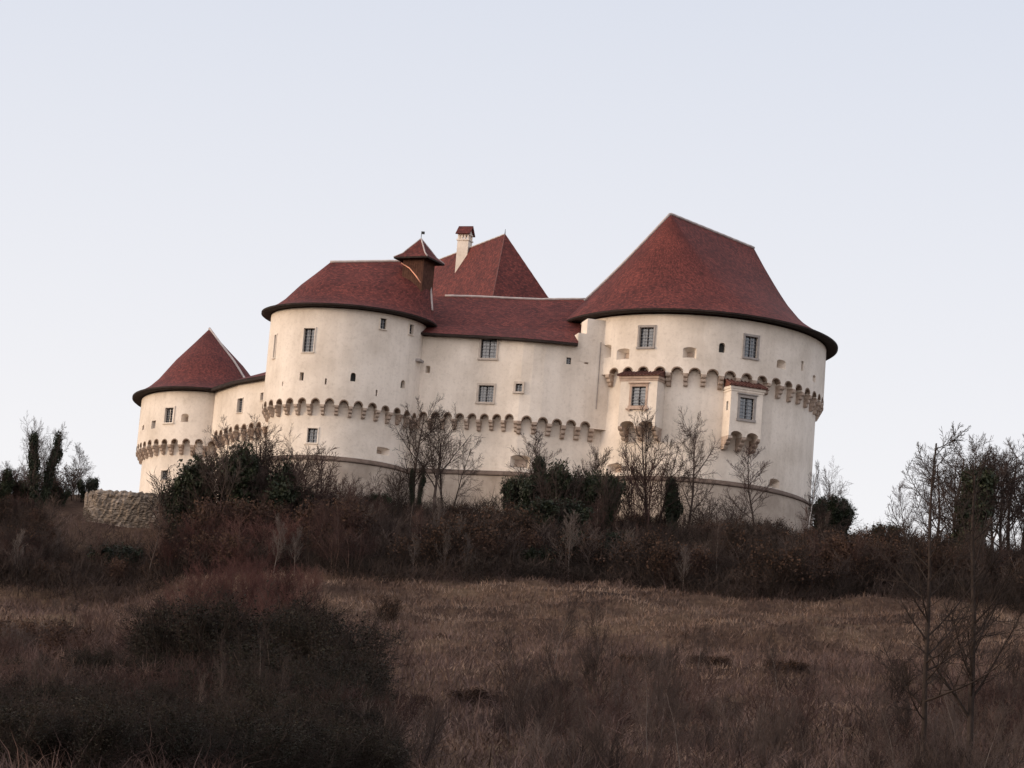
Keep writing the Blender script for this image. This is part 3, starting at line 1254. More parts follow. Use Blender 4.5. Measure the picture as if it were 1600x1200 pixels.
# oriel windows on the big tower
def oriel(xc, ytop, ybot, w_px, win, frm_h, slit):
    o, path, zb = WALLS['t3']
    t, zt_ = path.hit(xc, ytop, 0.9)
    zbot = path.hit(xc, ybot, 0.9)[1]
    M = frame(path, t, 0, 0)
    k = 194.5 / F
    w = w_px * k / abs(M[0][0])
    D = 1.0
    mb = MB()
    mb.box(M, -w / 2, w / 2, -D, 0.25, zbot, zt_)
    ob = mb.build('oriel', MT['plaster'], castle)
    fix_normals(ob)
    cu = MB()
    # double arched underside
    for sx in (-1, 1):
        Mq = M @ Matrix.Translation((sx * w / 4, 0, zbot - 0.3))
        cu.prism(Mq, arch_pts(w / 2 - 0.3, 0.62, 8, 0.26), -D - 0.5, -0.06)
    wz = (path.hit(xc, win[1], 0.9)[1] + path.hit(xc, win[3], 0.9)[1]) / 2
    ww, wh = (win[2] - win[0]) * k / abs(M[0][0]), (win[3] - win[1]) * k
    Mw = M @ Matrix.Translation((0.02, -D, wz))
    wn = window(None, 0, 0, 0, 0, 0.15, 2 if slit else 1, 5, 0.16, 'frame' if slit else 'pinkframe', M=Mw, w=ww, h=wh, cutter=cu, hang=castle)
    if slit:
        Ms = M @ Matrix.Translation((0, -D * 0.5, wz + 0.1))
        cu.box(Ms, -w / 2 - 0.3, -w / 2 + 0.15, -0.13, 0.13, -0.28, 0.28)
    cut(ob, cu)
    if slit:
        q = MB()
        q.box(Ms, -w / 2 + 0.11, -w / 2 + 0.14, -0.125, 0.125, -0.275, 0.275)  # dark panel put in to stand for the unlit inside of the slit
        q.build('slit_shade', MT['iron_and_shade'], ob)
    # head moulding over the window
    trim = MT['frame' if slit else 'pinkframe']
    q = MB()
    q.box(Mw, -ww / 2 - 0.22, ww / 2 + 0.22, -0.12, -0.004, wh / 2 + 0.19, wh / 2 + 0.27)
    q.build('lintel', trim, ob)
    if not slit:
        for sx in (-1, 1):
            q = MB()
            q.box(Mw, sx * (ww / 2 + 0.08) - 0.07, sx * (ww / 2 + 0.08) + 0.07, -0.13, -0.004, -wh / 2 - 0.32, -wh / 2 - 0.237)
            q.build('sill_bracket', trim, ob)
        q = MB()
        q.box(Mw, -ww / 2 - 0.3, ww / 2 + 0.3, -0.15, -0.006, -wh / 2 - 0.235, -wh / 2 - 0.155)
        q.build('sill', trim, ob)
    # cornice and small tiled roof
    q = MB()
    q.box(M, -w / 2 - 0.10, w / 2 + 0.10, -D - 0.10, 0.1, zt_ - 0.16, zt_ - 0.003)
    q.box(M, -w / 2 - 0.05, w / 2 + 0.05, -D - 0.05, 0.1, zt_ - 0.30, zt_ - 0.163)
    q.build('cornice', MT['plaster' if slit else 'pinkframe'], ob)
    q = MB()
    a = [Vector((-w / 2 - 0.2, -D - 0.22, zt_ + 0.04)), Vector((w / 2 + 0.2, -D - 0.22, zt_ + 0.04)), Vector((w / 2 + 0.05, 0.1, zt_ + 0.55)), Vector((-w / 2 - 0.05, 0.1, zt_ + 0.55))]
    uvface(q, [M @ p for p in a])
    low = [Vector((p.x * 0.995, p.y + 0.01, zt_ + 0.001)) for p in a[:2]] + [Vector((a[2].x, a[2].y, zt_ + 0.001)), Vector((a[3].x, a[3].y, zt_ + 0.001))]
    vv = [M @ p for p in a + low]
    q.add(vv, [(0, 4, 5, 1), (1, 5, 6, 2), (3, 7, 4, 0), (7, 6, 5, 4)])
    # rounded tile rows along the front edge
    kt = int(w / 0.2)
    for i in range(kt + 1):
        x = -w / 2 - 0.15 + (w + 0.3) * i / kt
        q.tube([M @ Vector((x, -D - 0.26, zt_ + 0.06)), M @ Vector((x * 0.95, 0.05, zt_ + 0.57))], 0.05, 5)
    q.build('oriel_roof', MT['pale_tile'], ob)
    # three stepped corbels
    for sx in (-1, 0, 1):
        q = MB()
        Mq = M @ Matrix.Translation((sx * (w / 2 - 0.14), 0, zbot + (0.0 if False else -0.002)))
        for i in range(3):
            d = D * (0.98 - 0.27 * i)
            z1_ = -0.26 * i
            q.prism(Mq @ Matrix.Rotation(R(90), 4, 'Z'), [(-d, z1_ - 0.004), (-d, z1_ - 0.14), (-d + 0.12, z1_ - 0.255), (0.06, z1_ - 0.255), (0.06, z1_ - 0.004)][::-1], -0.14, 0.14)
        c = q.build('corbel', MT['stone'], ob)
        fix_normals(c)
    # stone rim under the box
    q = MB()
    q.box(M, -w / 2 - 0.03, -w / 2 + 0.27, -D - 0.03, 0.0, zbot - 0.001, zbot + 0.07)
    return ob


oriel(1001.5, 588, 666, 57, (990, 604, 1011.5, 635), 0, False)
oriel(1166.5, 606, 684, 52, (1156.5, 622, 1179, 656), 0, True)

# ------------------------------------------------------------------ ground
def axis(parts):
    out = []
    for a, b_, st in parts:
        k = max(1, int(round((b_ - a) / st)))
        out += [a + (b_ - a) * i / k for i in range(k)]
    out.append(parts[-1][1])
    return np.array(out)


xs = axis([(-6000, -400, 700), (-400, -70, 22), (-70, 70, 0.7), (70, 400, 22), (400, 6000, 700)])
ys = axis([(-3000, -100, 500), (-100, 50, 10), (50, 230, 0.6), (230, 600, 15), (600, 8000, 800)])
XX, YY = np.meshgrid(xs, ys)
ZZ = ground(XX, YY)
nv = XX.size
co = np.stack([XX.ravel(), YY.ravel(), ZZ.ravel()], 1)
ny_, nx_ = XX.shape
ii = np.arange(nv).reshape(ny_, nx_)
quads = np.stack([ii[:-1, :-1].ravel(), ii[:-1, 1:].ravel(), ii[1:, 1:].ravel(), ii[1:, :-1].ravel()], 1)


def np_mesh(name, co, faces, mats, smooth=False, mi=None):
    me = bpy.data.meshes.new(name)
    k = faces.shape[1]
    me.vertices.add(len(co))
    me.vertices.foreach_set('co', np.asarray(co, np.float32).ravel())
    me.loops.add(faces.size)
    me.loops.foreach_set('vertex_index', faces.ravel().astype(np.int32))
    me.polygons.add(len(faces))
    me.polygons.foreach_set('loop_start', np.arange(0, faces.size, k, dtype=np.int32))
    me.polygons.foreach_set('loop_total', np.full(len(faces), k, np.int32))
    for x in (mats if isinstance(mats, (list, tuple)) else [mats]):
        me.materials.append(x)
    if mi is not None:
        me.polygons.foreach_set('material_index', mi.astype(np.int32))
    if smooth:
        me.polygons.foreach_set('use_smooth', np.ones(len(faces), bool))
    me.update(calc_edges=True)
    return me


def soil_mat():
    mm, n, b = mat('hillside_soil')
    pos = scaled_pos(n, (1, 0.5, 1))
    t = noise(n, 0.16, 7, 0.68, pos)
    r = ramp_node(n, [(0.34, (0.035, 0.024, 0.02)), (0.46, (0.075, 0.048, 0.037)), (0.56, (0.13, 0.085, 0.06)), (0.7, (0.17, 0.12, 0.08))])
    n.links.new(t.outputs[0], r.inputs[0])
    f = noise(n, 3.0, 6, 0.7, scaled_pos(n, (1, 1, 1)))
    r2 = ramp_node(n, [(0.3, (0.5, 0.5, 0.5)), (0.65, (1.1, 1.1, 1.1))])
    n.links.new(f.outputs[0], r2.inputs[0])
    c = mix(n, 0.9, r.outputs[0], r2.outputs[0], 'MULTIPLY')
    n.links.new(c, b.inputs['Base Color'])
    b.inputs['Roughness'].default_value = 1.0
    b.inputs['Specular IOR Level'].default_value = 0.05
    bump(n, b, f.outputs[0], 0.7, 0.2)
    return mm


MT['soil'] = soil_mat()
hill = link('hillside', np_mesh('hillside', co, quads, MT['soil'], True))
tag(hill, 'rough brown winter hillside rising to the castle', 'hillside', None, 'structure')

# ------------------------------------------------------------------ vegetation materials
MT['bark'] = noisy_mat('bark_grey_brown', [(0.3, (0.045, 0.034, 0.030)), (0.7, (0.11, 0.085, 0.075))], 3, rough=0.95, bmp=0, rnd=0.25, spec=0.05)
MT['bark_dark'] = noisy_mat('bark_dark', [(0.3, (0.022, 0.017, 0.015)), (0.7, (0.055, 0.042, 0.037))], 3, rough=0.95, bmp=0, rnd=0.2, spec=0.05)
MT['bark_pale'] = noisy_mat('bark_pale', [(0.3, (0.085, 0.068, 0.062)), (0.7, (0.18, 0.15, 0.135))], 3, rough=0.95, bmp=0, rnd=0.2, spec=0.05)
MT['birch'] = noisy_mat('birch_bark', [(0.35, (0.12, 0.1, 0.1)), (0.45, (0.55, 0.52, 0.5)), (0.7, (0.7, 0.67, 0.64))], 5, rough=0.9, bmp=0, spec=0.05)
MT['twig_red'] = noisy_mat('twig_reddish', [(0.3, (0.042, 0.026, 0.024)), (0.55, (0.080, 0.050, 0.045)), (0.75, (0.12, 0.08, 0.066))], 0.6, rough=0.95, bmp=0, rnd=0.35, spec=0.05)
MT['twig_wine'] = noisy_mat('twig_wine', [(0.3, (0.06, 0.030, 0.028)), (0.55, (0.11, 0.055, 0.050)), (0.75, (0.15, 0.085, 0.072))], 0.6, rough=0.95, bmp=0, rnd=0.35, spec=0.05)
MT['twig_grey'] = noisy_mat('twig_grey', [(0.3, (0.035, 0.026, 0.024)), (0.55, (0.075, 0.056, 0.05)), (0.75, (0.12, 0.092, 0.082))], 0.6, rough=0.95, bmp=0, rnd=0.35, spec=0.05)
MT['ivy'] = noisy_mat('ivy_leaf', [(0.28, (0.010, 0.013, 0.009)), (0.5, (0.022, 0.029, 0.016)), (0.75, (0.050, 0.058, 0.030))], 2.0, rough=0.6, bmp=0, rnd=0.2, spec=0.25)
MT['thorn_leaf'] = noisy_mat('thorn_leaf', [(0.28, (0.012, 0.011, 0.009)), (0.5, (0.026, 0.024, 0.018)), (0.75, (0.055, 0.045, 0.034))], 1.2, rough=0.8, bmp=0, rnd=0.2, spec=0.1)
MT['dry_leaf'] = noisy_mat('dry_leaf', [(0.3, (0.03, 0.02, 0.016)), (0.6, (0.08, 0.048, 0.034))], 2.0, rough=0.9, bmp=0, rnd=0.2, spec=0.1)
MT['straw'] = noisy_mat('dry_grass', [(0.34, (0.062, 0.042, 0.036)), (0.45, (0.122, 0.082, 0.067)), (0.55, (0.195, 0.135, 0.107)), (0.66, (0.28, 0.20, 0.155))], 0.35, rough=0.95, bmp=0, spec=0.05, detail=8)
MT['thicket'] = noisy_mat('thicket_twig', [(0.30, (0.018, 0.015, 0.013)), (0.48, (0.040, 0.031, 0.027)), (0.60, (0.075, 0.054, 0.047)), (0.72, (0.12, 0.088, 0.074))], 0.30, rough=0.95, bmp=0, spec=0.05, detail=8)
MT['under'] = noisy_mat('undergrowth', [(0.33, (0.026, 0.019, 0.018)), (0.45, (0.074, 0.050, 0.046)), (0.55, (0.135, 0.090, 0.080)), (0.66, (0.21, 0.148, 0.124))], 0.30, rough=0.95, bmp=0, spec=0.05, detail=8)


# ------------------------------------------------------------------ trees
def grow(rng, p, d, length, r, level, par, out):
    """one branch as a bent, tapering run of points, then its side branches"""
    steps = max(3, int(par['steps'][level]))
    pts, rad = [p.copy()], [r]
    d = d.normalized()
    tip = par['tip'][level]
    for i in range(steps):
        j = par['bend'][level]
        d = (d + Vector((rng.gauss(0, j), rng.gauss(0, j), rng.gauss(0, j) + par['up'][level]))).normalized()
        pts.append(pts[-1] + d * (length / steps))
        rad.append(r + (r * tip - r) * ((i + 1) / steps))
    out.append((level, pts, rad))
    if level + 1 >= par['levels']:
        return
    cnt = par['kids'][level]
    for c in range(cnt):
        f = par['from'][level] + (1 - par['from'][level]) * ((c + rng.random()) / cnt)
        i = min(int(f * steps), steps - 1)
        q = pts[i].lerp(pts[i + 1], f * steps - i)
        ax = (pts[i + 1] - pts[i]).normalized()
        side = ax.orthogonal().normalized()
        side.rotate(Matrix.Rotation(rng.uniform(0, 2 * math.pi), 3, ax))
        ang = par['angle'][level] * rng.uniform(0.7, 1.3)
        nd = ax * math.cos(ang) + side * math.sin(ang)
        rr = max(rad[i] * par['thin'][level] * rng.uniform(.8, 1.1), par['rmin'])
        ll = length * par['ratio'][level] * (1.15 - par['taper'] * f) * rng.uniform(0.7, 1.25)
        grow(rng, q, nd, ll, rr, level + 1, par, out)


TREE = dict(levels=4, steps=[9, 6, 5, 3], bend=[.05, .075, .085, .08], up=[.03, .06, .05, .04], tip=[.25, .3, .45, .6],
            kids=[16, 11, 8, 0], angle=[R(48), R(45), R(40), 0], ratio=[.5, .5, .5, 0], thin=[.5, .5, .6, 0], taper=.65, rmin=.0085)
TREE['from'] = [.22, .15, .1, 0]


def var(base, **kw):
    d = dict(base)
    d.update({('from' if k == 'frm' else k): v for k, v in kw.items()})
    return d


SLIM = var(TREE, kids=[20, 8, 5, 0], angle=[R(38), R(38), R(35), 0], ratio=[.34, .5, .5, 0], up=[.02, .12, .1, .05], frm=[.25, .15, .1, 0], rmin=.008)
SHRUB = var(TREE, levels=3, kids=[10, 9, 0], steps=[6, 4, 3], ratio=[.55, .5, 0], angle=[R(40), R(42), 0], up=[.04, .05, .03], bend=[.09, .10, .10], tip=[.4, .5, .6], rmin=.010, frm=[.12, .1, 0])
CROWNY = var(TREE, up=[.03, .04, .04, .03], kids=[9, 9, 8, 0], ratio=[.75, .5, .5, 0], frm=[.35, .2, .1, 0], angle=[R(38), R(45), R(45), 0])


def runs_mesh(name, runs, m_):
    mb = MB()
    for lv, pts, rad in runs:
        mb.tube(pts, rad, 6 if lv == 0 else (4 if lv == 1 else 3), cap=False)
    return mb.mesh(name, m_, smooth=True)


def leaves_mesh(name, rng, centres, spread, count, size, m_, droop=0.0):
    """many small leaf faces scattered in clumps round the given points"""
    r_ = np.random.default_rng(rng.randint(0, 10 ** 6))
    cen = np.array([list(c) for c in centres])
    w_ = r_.random(len(cen)) ** 2 + 0.15
    sel = r_.choice(len(cen), count, p=w_ / w_.sum())
    sp_ = spread if hasattr(spread, '__len__') else np.full(len(cen), spread)
    sp_ = np.asarray(sp_)[sel][:, None]
    off = r_.normal(0, 1, (count, 3))
    off /= np.linalg.norm(off, axis=1)[:, None]
    off *= (r_.random((count, 1)) ** 0.45) * sp_
    c = cen[sel] + off
    a = r_.normal(0, 1, (count, 3))
    a /= np.linalg.norm(a, axis=1)[:, None]
    b_ = np.cross(a, r_.normal(0, 1, (count, 3)))
    b_ /= np.linalg.norm(b_, axis=1)[:, None]
    s_ = size * r_.uniform(0.6, 1.4, (count, 1))
    v = np.stack([c - a * s_, c + b_ * s_ * .7, c + a * s_, c - b_ * s_ * .7], 1).reshape(-1, 3)
    return np_mesh(name, v, np.arange(count * 4).reshape(-1, 4), m_)


def tree_proto(seed, par, height, r0, n_trunk=1, lean=0.0, bark='bark', twig='twig_grey', ivy=0, ivy_to=0.75, ivy_r=0.55, ivy_size=.12, spreadxy=0.4, dry=0, leaf='ivy', ivy_in=.4):
    """dictionary of part meshes of one tree; base at the origin, about `height` metres tall"""
    rng = random.Random(seed)
    runs = []
    for k in range(n_trunk):
        a = rng.uniform(0, 6.28)
        o = Vector((math.cos(a), math.sin(a), 0)) * (spreadxy * 0.4 if n_trunk > 1 else 0)
        d = Vector((math.cos(a) * (lean if n_trunk == 1 else .22), math.sin(a) * (lean if n_trunk == 1 else .22), 1))
        grow(rng, o, d, height * rng.uniform(.8, 1.0), r0 * rng.uniform(.7, 1), 0, par, runs)
    top = max(p.z for _, pts, _ in runs for p in pts)
    f = height / top
    runs = [(l, [p * f for p in pts], rad) for l, pts, rad in runs]
    parts = {'trunk': runs_mesh('trunk', [r_ for r_ in runs if r_[0] == 0], MT[bark]),
             'crown': runs_mesh('crown', [r_ for r_ in runs if r_[0] > 0], MT[twig])}
    if ivy:
        cen, spr = [], []
        for l, pts, rad in runs:
            if l > 1:
                continue
            for ip, p in enumerate(pts):
                for _ in range(1 if l == 0 or ip <= ivy_in * len(pts) else 0):
                    if p.z < height * ivy_to * rng.uniform(.75, 1.05) and (l == 0 or rng.random() < .62) and p.z > 0.04 * height:
                        cen.append(p)
                        spr.append(ivy_r * (1.0 if l == 0 else .7) * rng.uniform(.6, 1.3))
        # fill between for a dense coat
        extra = []
        for l, pts, rad in runs:
            if l == 0:
                for a_, b_ in zip(pts, pts[1:]):
                    q = a_.lerp(b_, .5)
                    if q.z < height * ivy_to:
                        extra.append(q)
                        spr.append(ivy_r * rng.uniform(.7, 1.2))
        parts['ivy'] = leaves_mesh('ivy', rng, cen + extra, spr, ivy, ivy_size, MT[leaf])
    if dry:
        cen = [pts[-1] for l, pts, rad in runs if l >= 1]
        parts['dry_leaves'] = leaves_mesh('dry_leaves', rng, cen, .3, dry, .06, MT['dry_leaf'])
    return parts


def plant(name, parts, loc, rz, sc, label, cat, group=None):
    root = empty(name, loc)
    root.rotation_euler = (0, 0, rz)
    root.scale = sc
    tag(root, label, cat, group)
    for pn, me in parts.items():
        o = bpy.data.objects.new(pn, me)
        COL.objects.link(o)
        o.parent = root
    return root


PR = {}
PRH = {}


def proto(kind, seed, par, height, r0, **kw):
    PR[kind] = tree_proto(seed, par, height, r0, **kw)
    PRH[kind] = height


proto('bare_a', 11, TREE, 7, .11)
proto('bare_b', 12, CROWNY, 7, .12)
proto('bare_c', 13, var(TREE, kids=[11, 9, 7, 0]), 6, .08, n_trunk=3, spreadxy=1.2, bark='bark_dark')
proto('slim_a', 14, SLIM, 6, .065, bark='bark_pale', twig='twig_grey')
proto('slim_p', 14, SLIM, 6, .06, bark='bark_pale', twig='bark_pale')
proto('slim_b', 15, SLIM, 6, .055, bark='bark', twig='twig_red')
proto('ivy_a', 16, CROWNY, 6, .14, bark='bark_dark', ivy=15000, ivy_to=.86, ivy_r=.8, ivy_size=.085)
proto('ivy_b', 17, TREE, 6, .13, n_trunk=2, spreadxy=1.3, bark='bark_dark', ivy=16000, ivy_to=.86, ivy_r=.75, ivy_size=.085)
proto('ivy_d', 19, var(TREE, kids=[11, 8, 6, 0]), 6, .13, n_trunk=2, spreadxy=.9, bark='bark_dark', ivy=13000, ivy_to=.82, ivy_r=.62, ivy_size=.085)
proto('ivy_c', 18, CROWNY, 3.6, .10, n_trunk=4, spreadxy=2.2, bark='bark_dark', ivy=15000, ivy_to=.88, ivy_r=.7, ivy_size=.075, ivy_in=1)
proto('shrub_a', 21, SHRUB, 3, .030, n_trunk=10, spreadxy=2.2, bark='twig_red', twig='twig_red')
proto('shrub_b', 22, SHRUB, 3, .030, n_trunk=11, spreadxy=2.6, bark='twig_grey', twig='twig_grey')
proto('shrub_c', 23, SHRUB, 3, .028, n_trunk=10, spreadxy=2.4, bark='bark_dark', twig='twig_red', dry=1800)
proto('shrub_d', 24, SHRUB, 3, .028, n_trunk=10, spreadxy=2.4, bark='bark_dark', twig='bark_dark', dry=900)
proto('birch', 31, SLIM, 6, .10, bark='birch', twig='twig_grey')


def put(kind, name, px, py, Y, top, label, cat, wide=1.0, rz=None, group=None, sink=0.1, topx=None):
    """stand a plant at depth Y under picture column px; its top reaches picture row `top`"""
    p = P(px, py, Y)
    z = gz(p.x, Y) - sink
    h = P(px if topx is None else topx, top, Y).z - z
    s_ = max(h, 0.6) / PRH[kind]
    rz = random.uniform(0, 6.28) if rz is None else rz
    w_ = wide * s_
    return plant(name, PR[kind], (p.x, Y, z), rz, (w_, w_, s_), label, cat, group)


random.seed(21)
# left of the castle
put('ivy_b', 'ivy_tree', 56, 815, 189, 652, 'tall tree thickly clad in ivy standing left of the stone ruin', 'tree', 0.5, 1.0)
put('ivy_a', 'ivy_tree', 6, 800, 190, 720, 'ivy covered tree cut by the left edge of the photo', 'tree', 0.9, 2.0)
put('ivy_c', 'ivy_bush', 138, 790, 193, 742, 'dark ivy bush beside the left end of the stone ruin', 'bush', 0.75, 0.4)
put('slim_a', 'bare_tree', 112, 800, 197, 690, 'thin bare tree rising behind the dark bush by the ruin', 'tree', 1.2)
put('bare_b', 'bare_tree', 40, 800, 194, 640, 'bare tree showing through above the ivy clad tree at the far left', 'tree', 0.8)
for px, tp, lb in ((30, 748, 'low dark bush at the foot of the tall ivy tree left of the ruin'), (88, 755, 'low dark bush between the tall ivy tree and the ruin'), (-5, 745, 'low dark bush cut by the left edge of the photo')):
    put('ivy_c', 'ivy_bush', px, 810, 191, tp, lb, 'bush', 0.8)
put('bare_b', 'bare_tree', 120, 800, 195, 705, 'low spreading bare tree behind the dark bush at the ruin', 'tree', 1.2)
# foot of the low tower
put('ivy_c', 'ivy_tree', 330, 805, 184, 700, 'broad ivy covered tree in front of the low round tower', 'tree', 0.8, 1.1)
put('ivy_c', 'ivy_bush', 392, 800, 182.8, 690, 'tall dark ivy bush between the low tower and the middle tower', 'bush', 0.7, 3.1)
put('ivy_c', 'ivy_bush', 295, 810, 183.5, 745, 'dark ivy bush over the right end of the stone ruin', 'bush', 0.8, 4.4)
put('ivy_b', 'ivy_tree', 378, 800, 183, 690, 'twin stemmed ivy tree below the short wall beside the low tower', 'tree', 0.8, 2.2)
put('bare_b', 'bare_tree', 460, 800, 182.2, 662, 'bare round crowned tree right of the ivy bush at the middle tower foot', 'tree', 1.0)
put('bare_b', 'bare_tree', 318, 800, 182.2, 678, 'bare round crowned tree left of the ivy in front of the low tower', 'tree', 1.0)
put('bare_c', 'bare_tree', 352, 800, 182, 655, 'bare many stemmed tree in front of the low tower frieze', 'tree', 0.9)
put('bare_c', 'bare_tree', 430, 800, 182, 645, 'bare many stemmed tree at the left foot of the middle tower', 'tree', 1.0)
put('bare_a', 'bare_tree', 395, 800, 182.5, 660, 'bare tree between the low tower and the middle tower', 'tree', 0.9)
put('shrub_b', 'bare_shrub', 285, 800, 183, 715, 'leafless shrub beside the lowest window of the low tower', 'shrub', 0.8)
put('shrub_a', 'bare_shrub', 470, 800, 183, 690, 'dense leafless shrub under the lower window of the middle tower', 'shrub', 0.75)
put('ivy_c', 'ivy_bush', 428, 800, 182.5, 735, 'dark ivy bush at the left foot of the middle tower', 'bush', 0.9, 2.0)
put('shrub_a', 'bare_shrub', 530, 800, 185, 735, 'low leafless shrub in front of the middle tower plinth', 'shrub', 1.0)
put('ivy_c', 'ivy_bush', 588, 810, 186, 768, 'small dark bush against the plinth right of the middle tower', 'bush', 0.8)
put('shrub_b', 'bare_shrub', 612, 800, 187, 720, 'leafless shrub under the flat topped gun port of the middle tower', 'shrub', 0.7)
# below the main wall
put('bare_a', 'bare_tree', 645, 800, 187, 608, 'bare tree with ivy at its foot left of the main wall', 'tree', 0.85, 0.5)
put('bare_b', 'bare_tree', 678, 800, 186.5, 622, 'spreading bare tree in front of the left half of the main wall', 'tree', 1.1, 1.9)
put('bare_c', 'bare_tree', 700, 800, 187, 640, 'bare many stemmed tree in front of the grilled main wall window', 'tree', 0.7)
put('ivy_b', 'ivy_bush', 648, 805, 186.6, 718, 'narrow ivy column on the trunk beside the middle tower', 'bush', 0.4)
put('ivy_a', 'ivy_tree', 842, 810, 186, 690, 'ivy clad tree before the large gun port of the main wall', 'tree', 0.62, 0.6)
put('slim_b', 'bare_tree', 826, 800, 186.3, 660, 'bare crown rising out of the ivy before the large gun port', 'tree', 1.4, 0.6)
put('ivy_c', 'ivy_bush', 885, 815, 185.5, 718, 'dark evergreen bush under the right end of the main wall', 'bush', 0.75, 3.0)
put('ivy_c', 'ivy_bush', 932, 815, 185.5, 728, 'dark rounded evergreen bush at the left foot of the big tower', 'bush', 0.7, 1.0)
put('ivy_c', 'ivy_bush', 812, 815, 186, 738, 'low dark evergreen bush left of the ivy clad tree', 'bush', 0.75, 4.0)
put('ivy_c', 'ivy_bush', 862, 830, 182, 775, 'dark evergreen bush lowest of those under the main wall', 'bush', 1.2, 5.0)
put('shrub_b', 'bare_shrub', 872, 815, 184.5, 712, 'tall leafless shrub growing through the evergreens under the main wall', 'shrub', 0.6)
put('shrub_b', 'bare_shrub', 950, 820, 184.5, 725, 'tall leafless shrub at the right rim of the evergreens under the main wall', 'shrub', 0.6)
put('slim_b', 'bare_tree', 905, 800, 188, 690, 'thin bare sapling behind the dark bushes under the main wall', 'tree', 1.2)
put('slim_a', 'bare_tree', 940, 800, 188, 695, 'pale bare sapling in front of the arched recess of the big tower', 'tree', 1.2)
put('shrub_d', 'bare_shrub', 722, 810, 184, 784, 'low rounded leafless shrub below the plinth of the main wall', 'shrub', 1.2)
# below the big tower
put('bare_c', 'bare_tree', 1022, 830, 186, 618, 'tall bare tree in front of the left oriel window', 'tree', 0.7, 1.2)
put('ivy_a', 'ivy_tree', 1050, 835, 185.5, 728, 'short ivy clad tree in front of the big tower plinth', 'tree', 0.72, 0.2)
put('shrub_a', 'bare_shrub', 1008, 830, 185.5, 700, 'leafless shrub around the tree below the left oriel', 'shrub', 0.7)
put('bare_a', 'bare_tree', 1075, 830, 186.5, 630, 'slender bare tree between the two oriel windows', 'tree', 0.7, 2.6)
put('slim_b', 'bare_tree', 1180, 830, 187, 690, 'small bare tree below the right oriel window', 'tree', 1.4)
put('shrub_b', 'bare_shrub', 1120, 830, 186.5, 765, 'low leafless shrub in front of the curved plinth of the big tower', 'shrub', 1.2)
put('shrub_d', 'bare_shrub', 1200, 845, 186, 815, 'low dark shrub hugging the ground under the big tower', 'shrub', 1.8)
# right of the big tower
put('ivy_b', 'ivy_tree', 1282, 845, 189, 762, 'ivy clad tree touching the right edge of the big tower', 'tree', 1.2, 2.4)
put('ivy_a', 'ivy_tree', 1318, 850, 190, 765, 'ivy clad tree with drooping top right of the big tower', 'tree', 0.7, 0.9)
put('ivy_c', 'ivy_bush', 1302, 850, 189.5, 775, 'dark ivy bush between the two ivy trees right of the big tower', 'bush', 0.75, 2.2)
put('bare_b', 'bare_tree', 1290, 840, 192, 708, 'bare crown rising behind the ivy trees right of the big tower', 'tree', 0.8)
put('ivy_c', 'ivy_bush', 1383, 855, 189, 815, 'small rounded dark bush on the skyline right of the castle', 'bush', 1.0)
put('ivy_d', 'ivy_tree', 1492, 890, 180, 706, 'broad ivy clad tree on the skyline near the right edge', 'tree', 1.0, 1.7)
put('ivy_d', 'ivy_tree', 1522, 885, 180.5, 685, 'leaning ivy clad tree right of the broad skyline tree', 'tree', 0.8, 3.4)
put('bare_a', 'bare_tree', 1490, 880, 182, 672, 'wide bare tree over the ivy clad skyline trees', 'tree', 1.15, .4)
for i, (px, tp, kd, lb) in enumerate(((1565, 690, 'bare_a', 'bare tree on the skyline right of the ivy clad trees'), (1600, 665, 'bare_a', 'bare tree cut by the right edge of the photo'),
                                      (1545, 720, 'slim_b', 'thin bare tree behind the ivy clad trees'), (1590, 740, 'slim_b', 'thin bare tree low at the right edge'),
                                      (1630, 690, 'bare_c', 'many stemmed bare tree half outside the right edge'), (1415, 745, 'slim_b', 'thin bare tree on the skyline above the small dark bush'),
                                      (1460, 690, 'bare_a', 'bare tree just left of the broad skyline ivy tree'), (1510, 668, 'bare_a', 'tallest bare tree rising above the skyline ivy trees'), (1575, 672, 'bare_a', 'tall fine twigged bare tree close to the right edge'), (1550, 700, 'bare_a', 'bare tree with a narrow crown right of the leaning ivy clad tree'), (1595, 700, 'bare_a', 'narrow bare tree just inside the right edge'), (1450, 740, 'bare_a', 'open crowned bare tree left of the broad skyline ivy tree'))):
    put(kd, 'bare_shrub' if 'shrub' in kd else 'bare_tree', px, 885, 182 + i, tp, lb, 'shrub' if 'shrub' in kd else 'tree', 1.0)
# birch against the tower edge
put('birch', 'birch_tree', 1262, 840, 188, 715, 'white barked birch against the right edge of the big tower', 'tree', 0.7)

# foreground trees
FORE = var(TREE, kids=[30, 10, 7, 0], ratio=[.32, .45, .45, 0], angle=[R(62), R(42), R(38), 0], up=[.01, .09, .06, .03], taper=.8, steps=[14, 7, 5, 3], bend=[.025, .07, .085, .09], rmin=.0065, frm=[.2, .15, .1, 0])
proto('fore_a', 41, FORE, 9, .10, bark='bark_dark', twig='bark_dark')
proto('fore_b', 42, var(FORE, kids=[20, 9, 7, 0], angle=[R(44), R(42), R(40), 0], ratio=[.36, .45, .45, 0], frm=[.24, .15, .1, 0]), 9, .13, bark='bark_dark', twig='bark_dark', lean=.03)
proto('slim_n', 43, var(SLIM, rmin=.006), 5, .035, bark='bark_pale', twig='twig_grey')
proto('shrub_n', 44, var(SHRUB, rmin=.007, kids=[7, 6, 0]), 2.4, .018, n_trunk=12, spreadxy=2.0, bark='twig_red', twig='twig_red')
proto('shrub_m', 45, var(SHRUB, rmin=.007, kids=[7, 6, 0], angle=[R(24), R(30), 0]), 2.4, .018, n_trunk=12, spreadxy=1.8, bark='twig_grey', twig='twig_grey')
put('fore_a', 'bare_tree', 1437, 1230, 76, 655, 'tall straight bare tree standing nearest the camera on the right', 'tree', 1.0, 0.3)
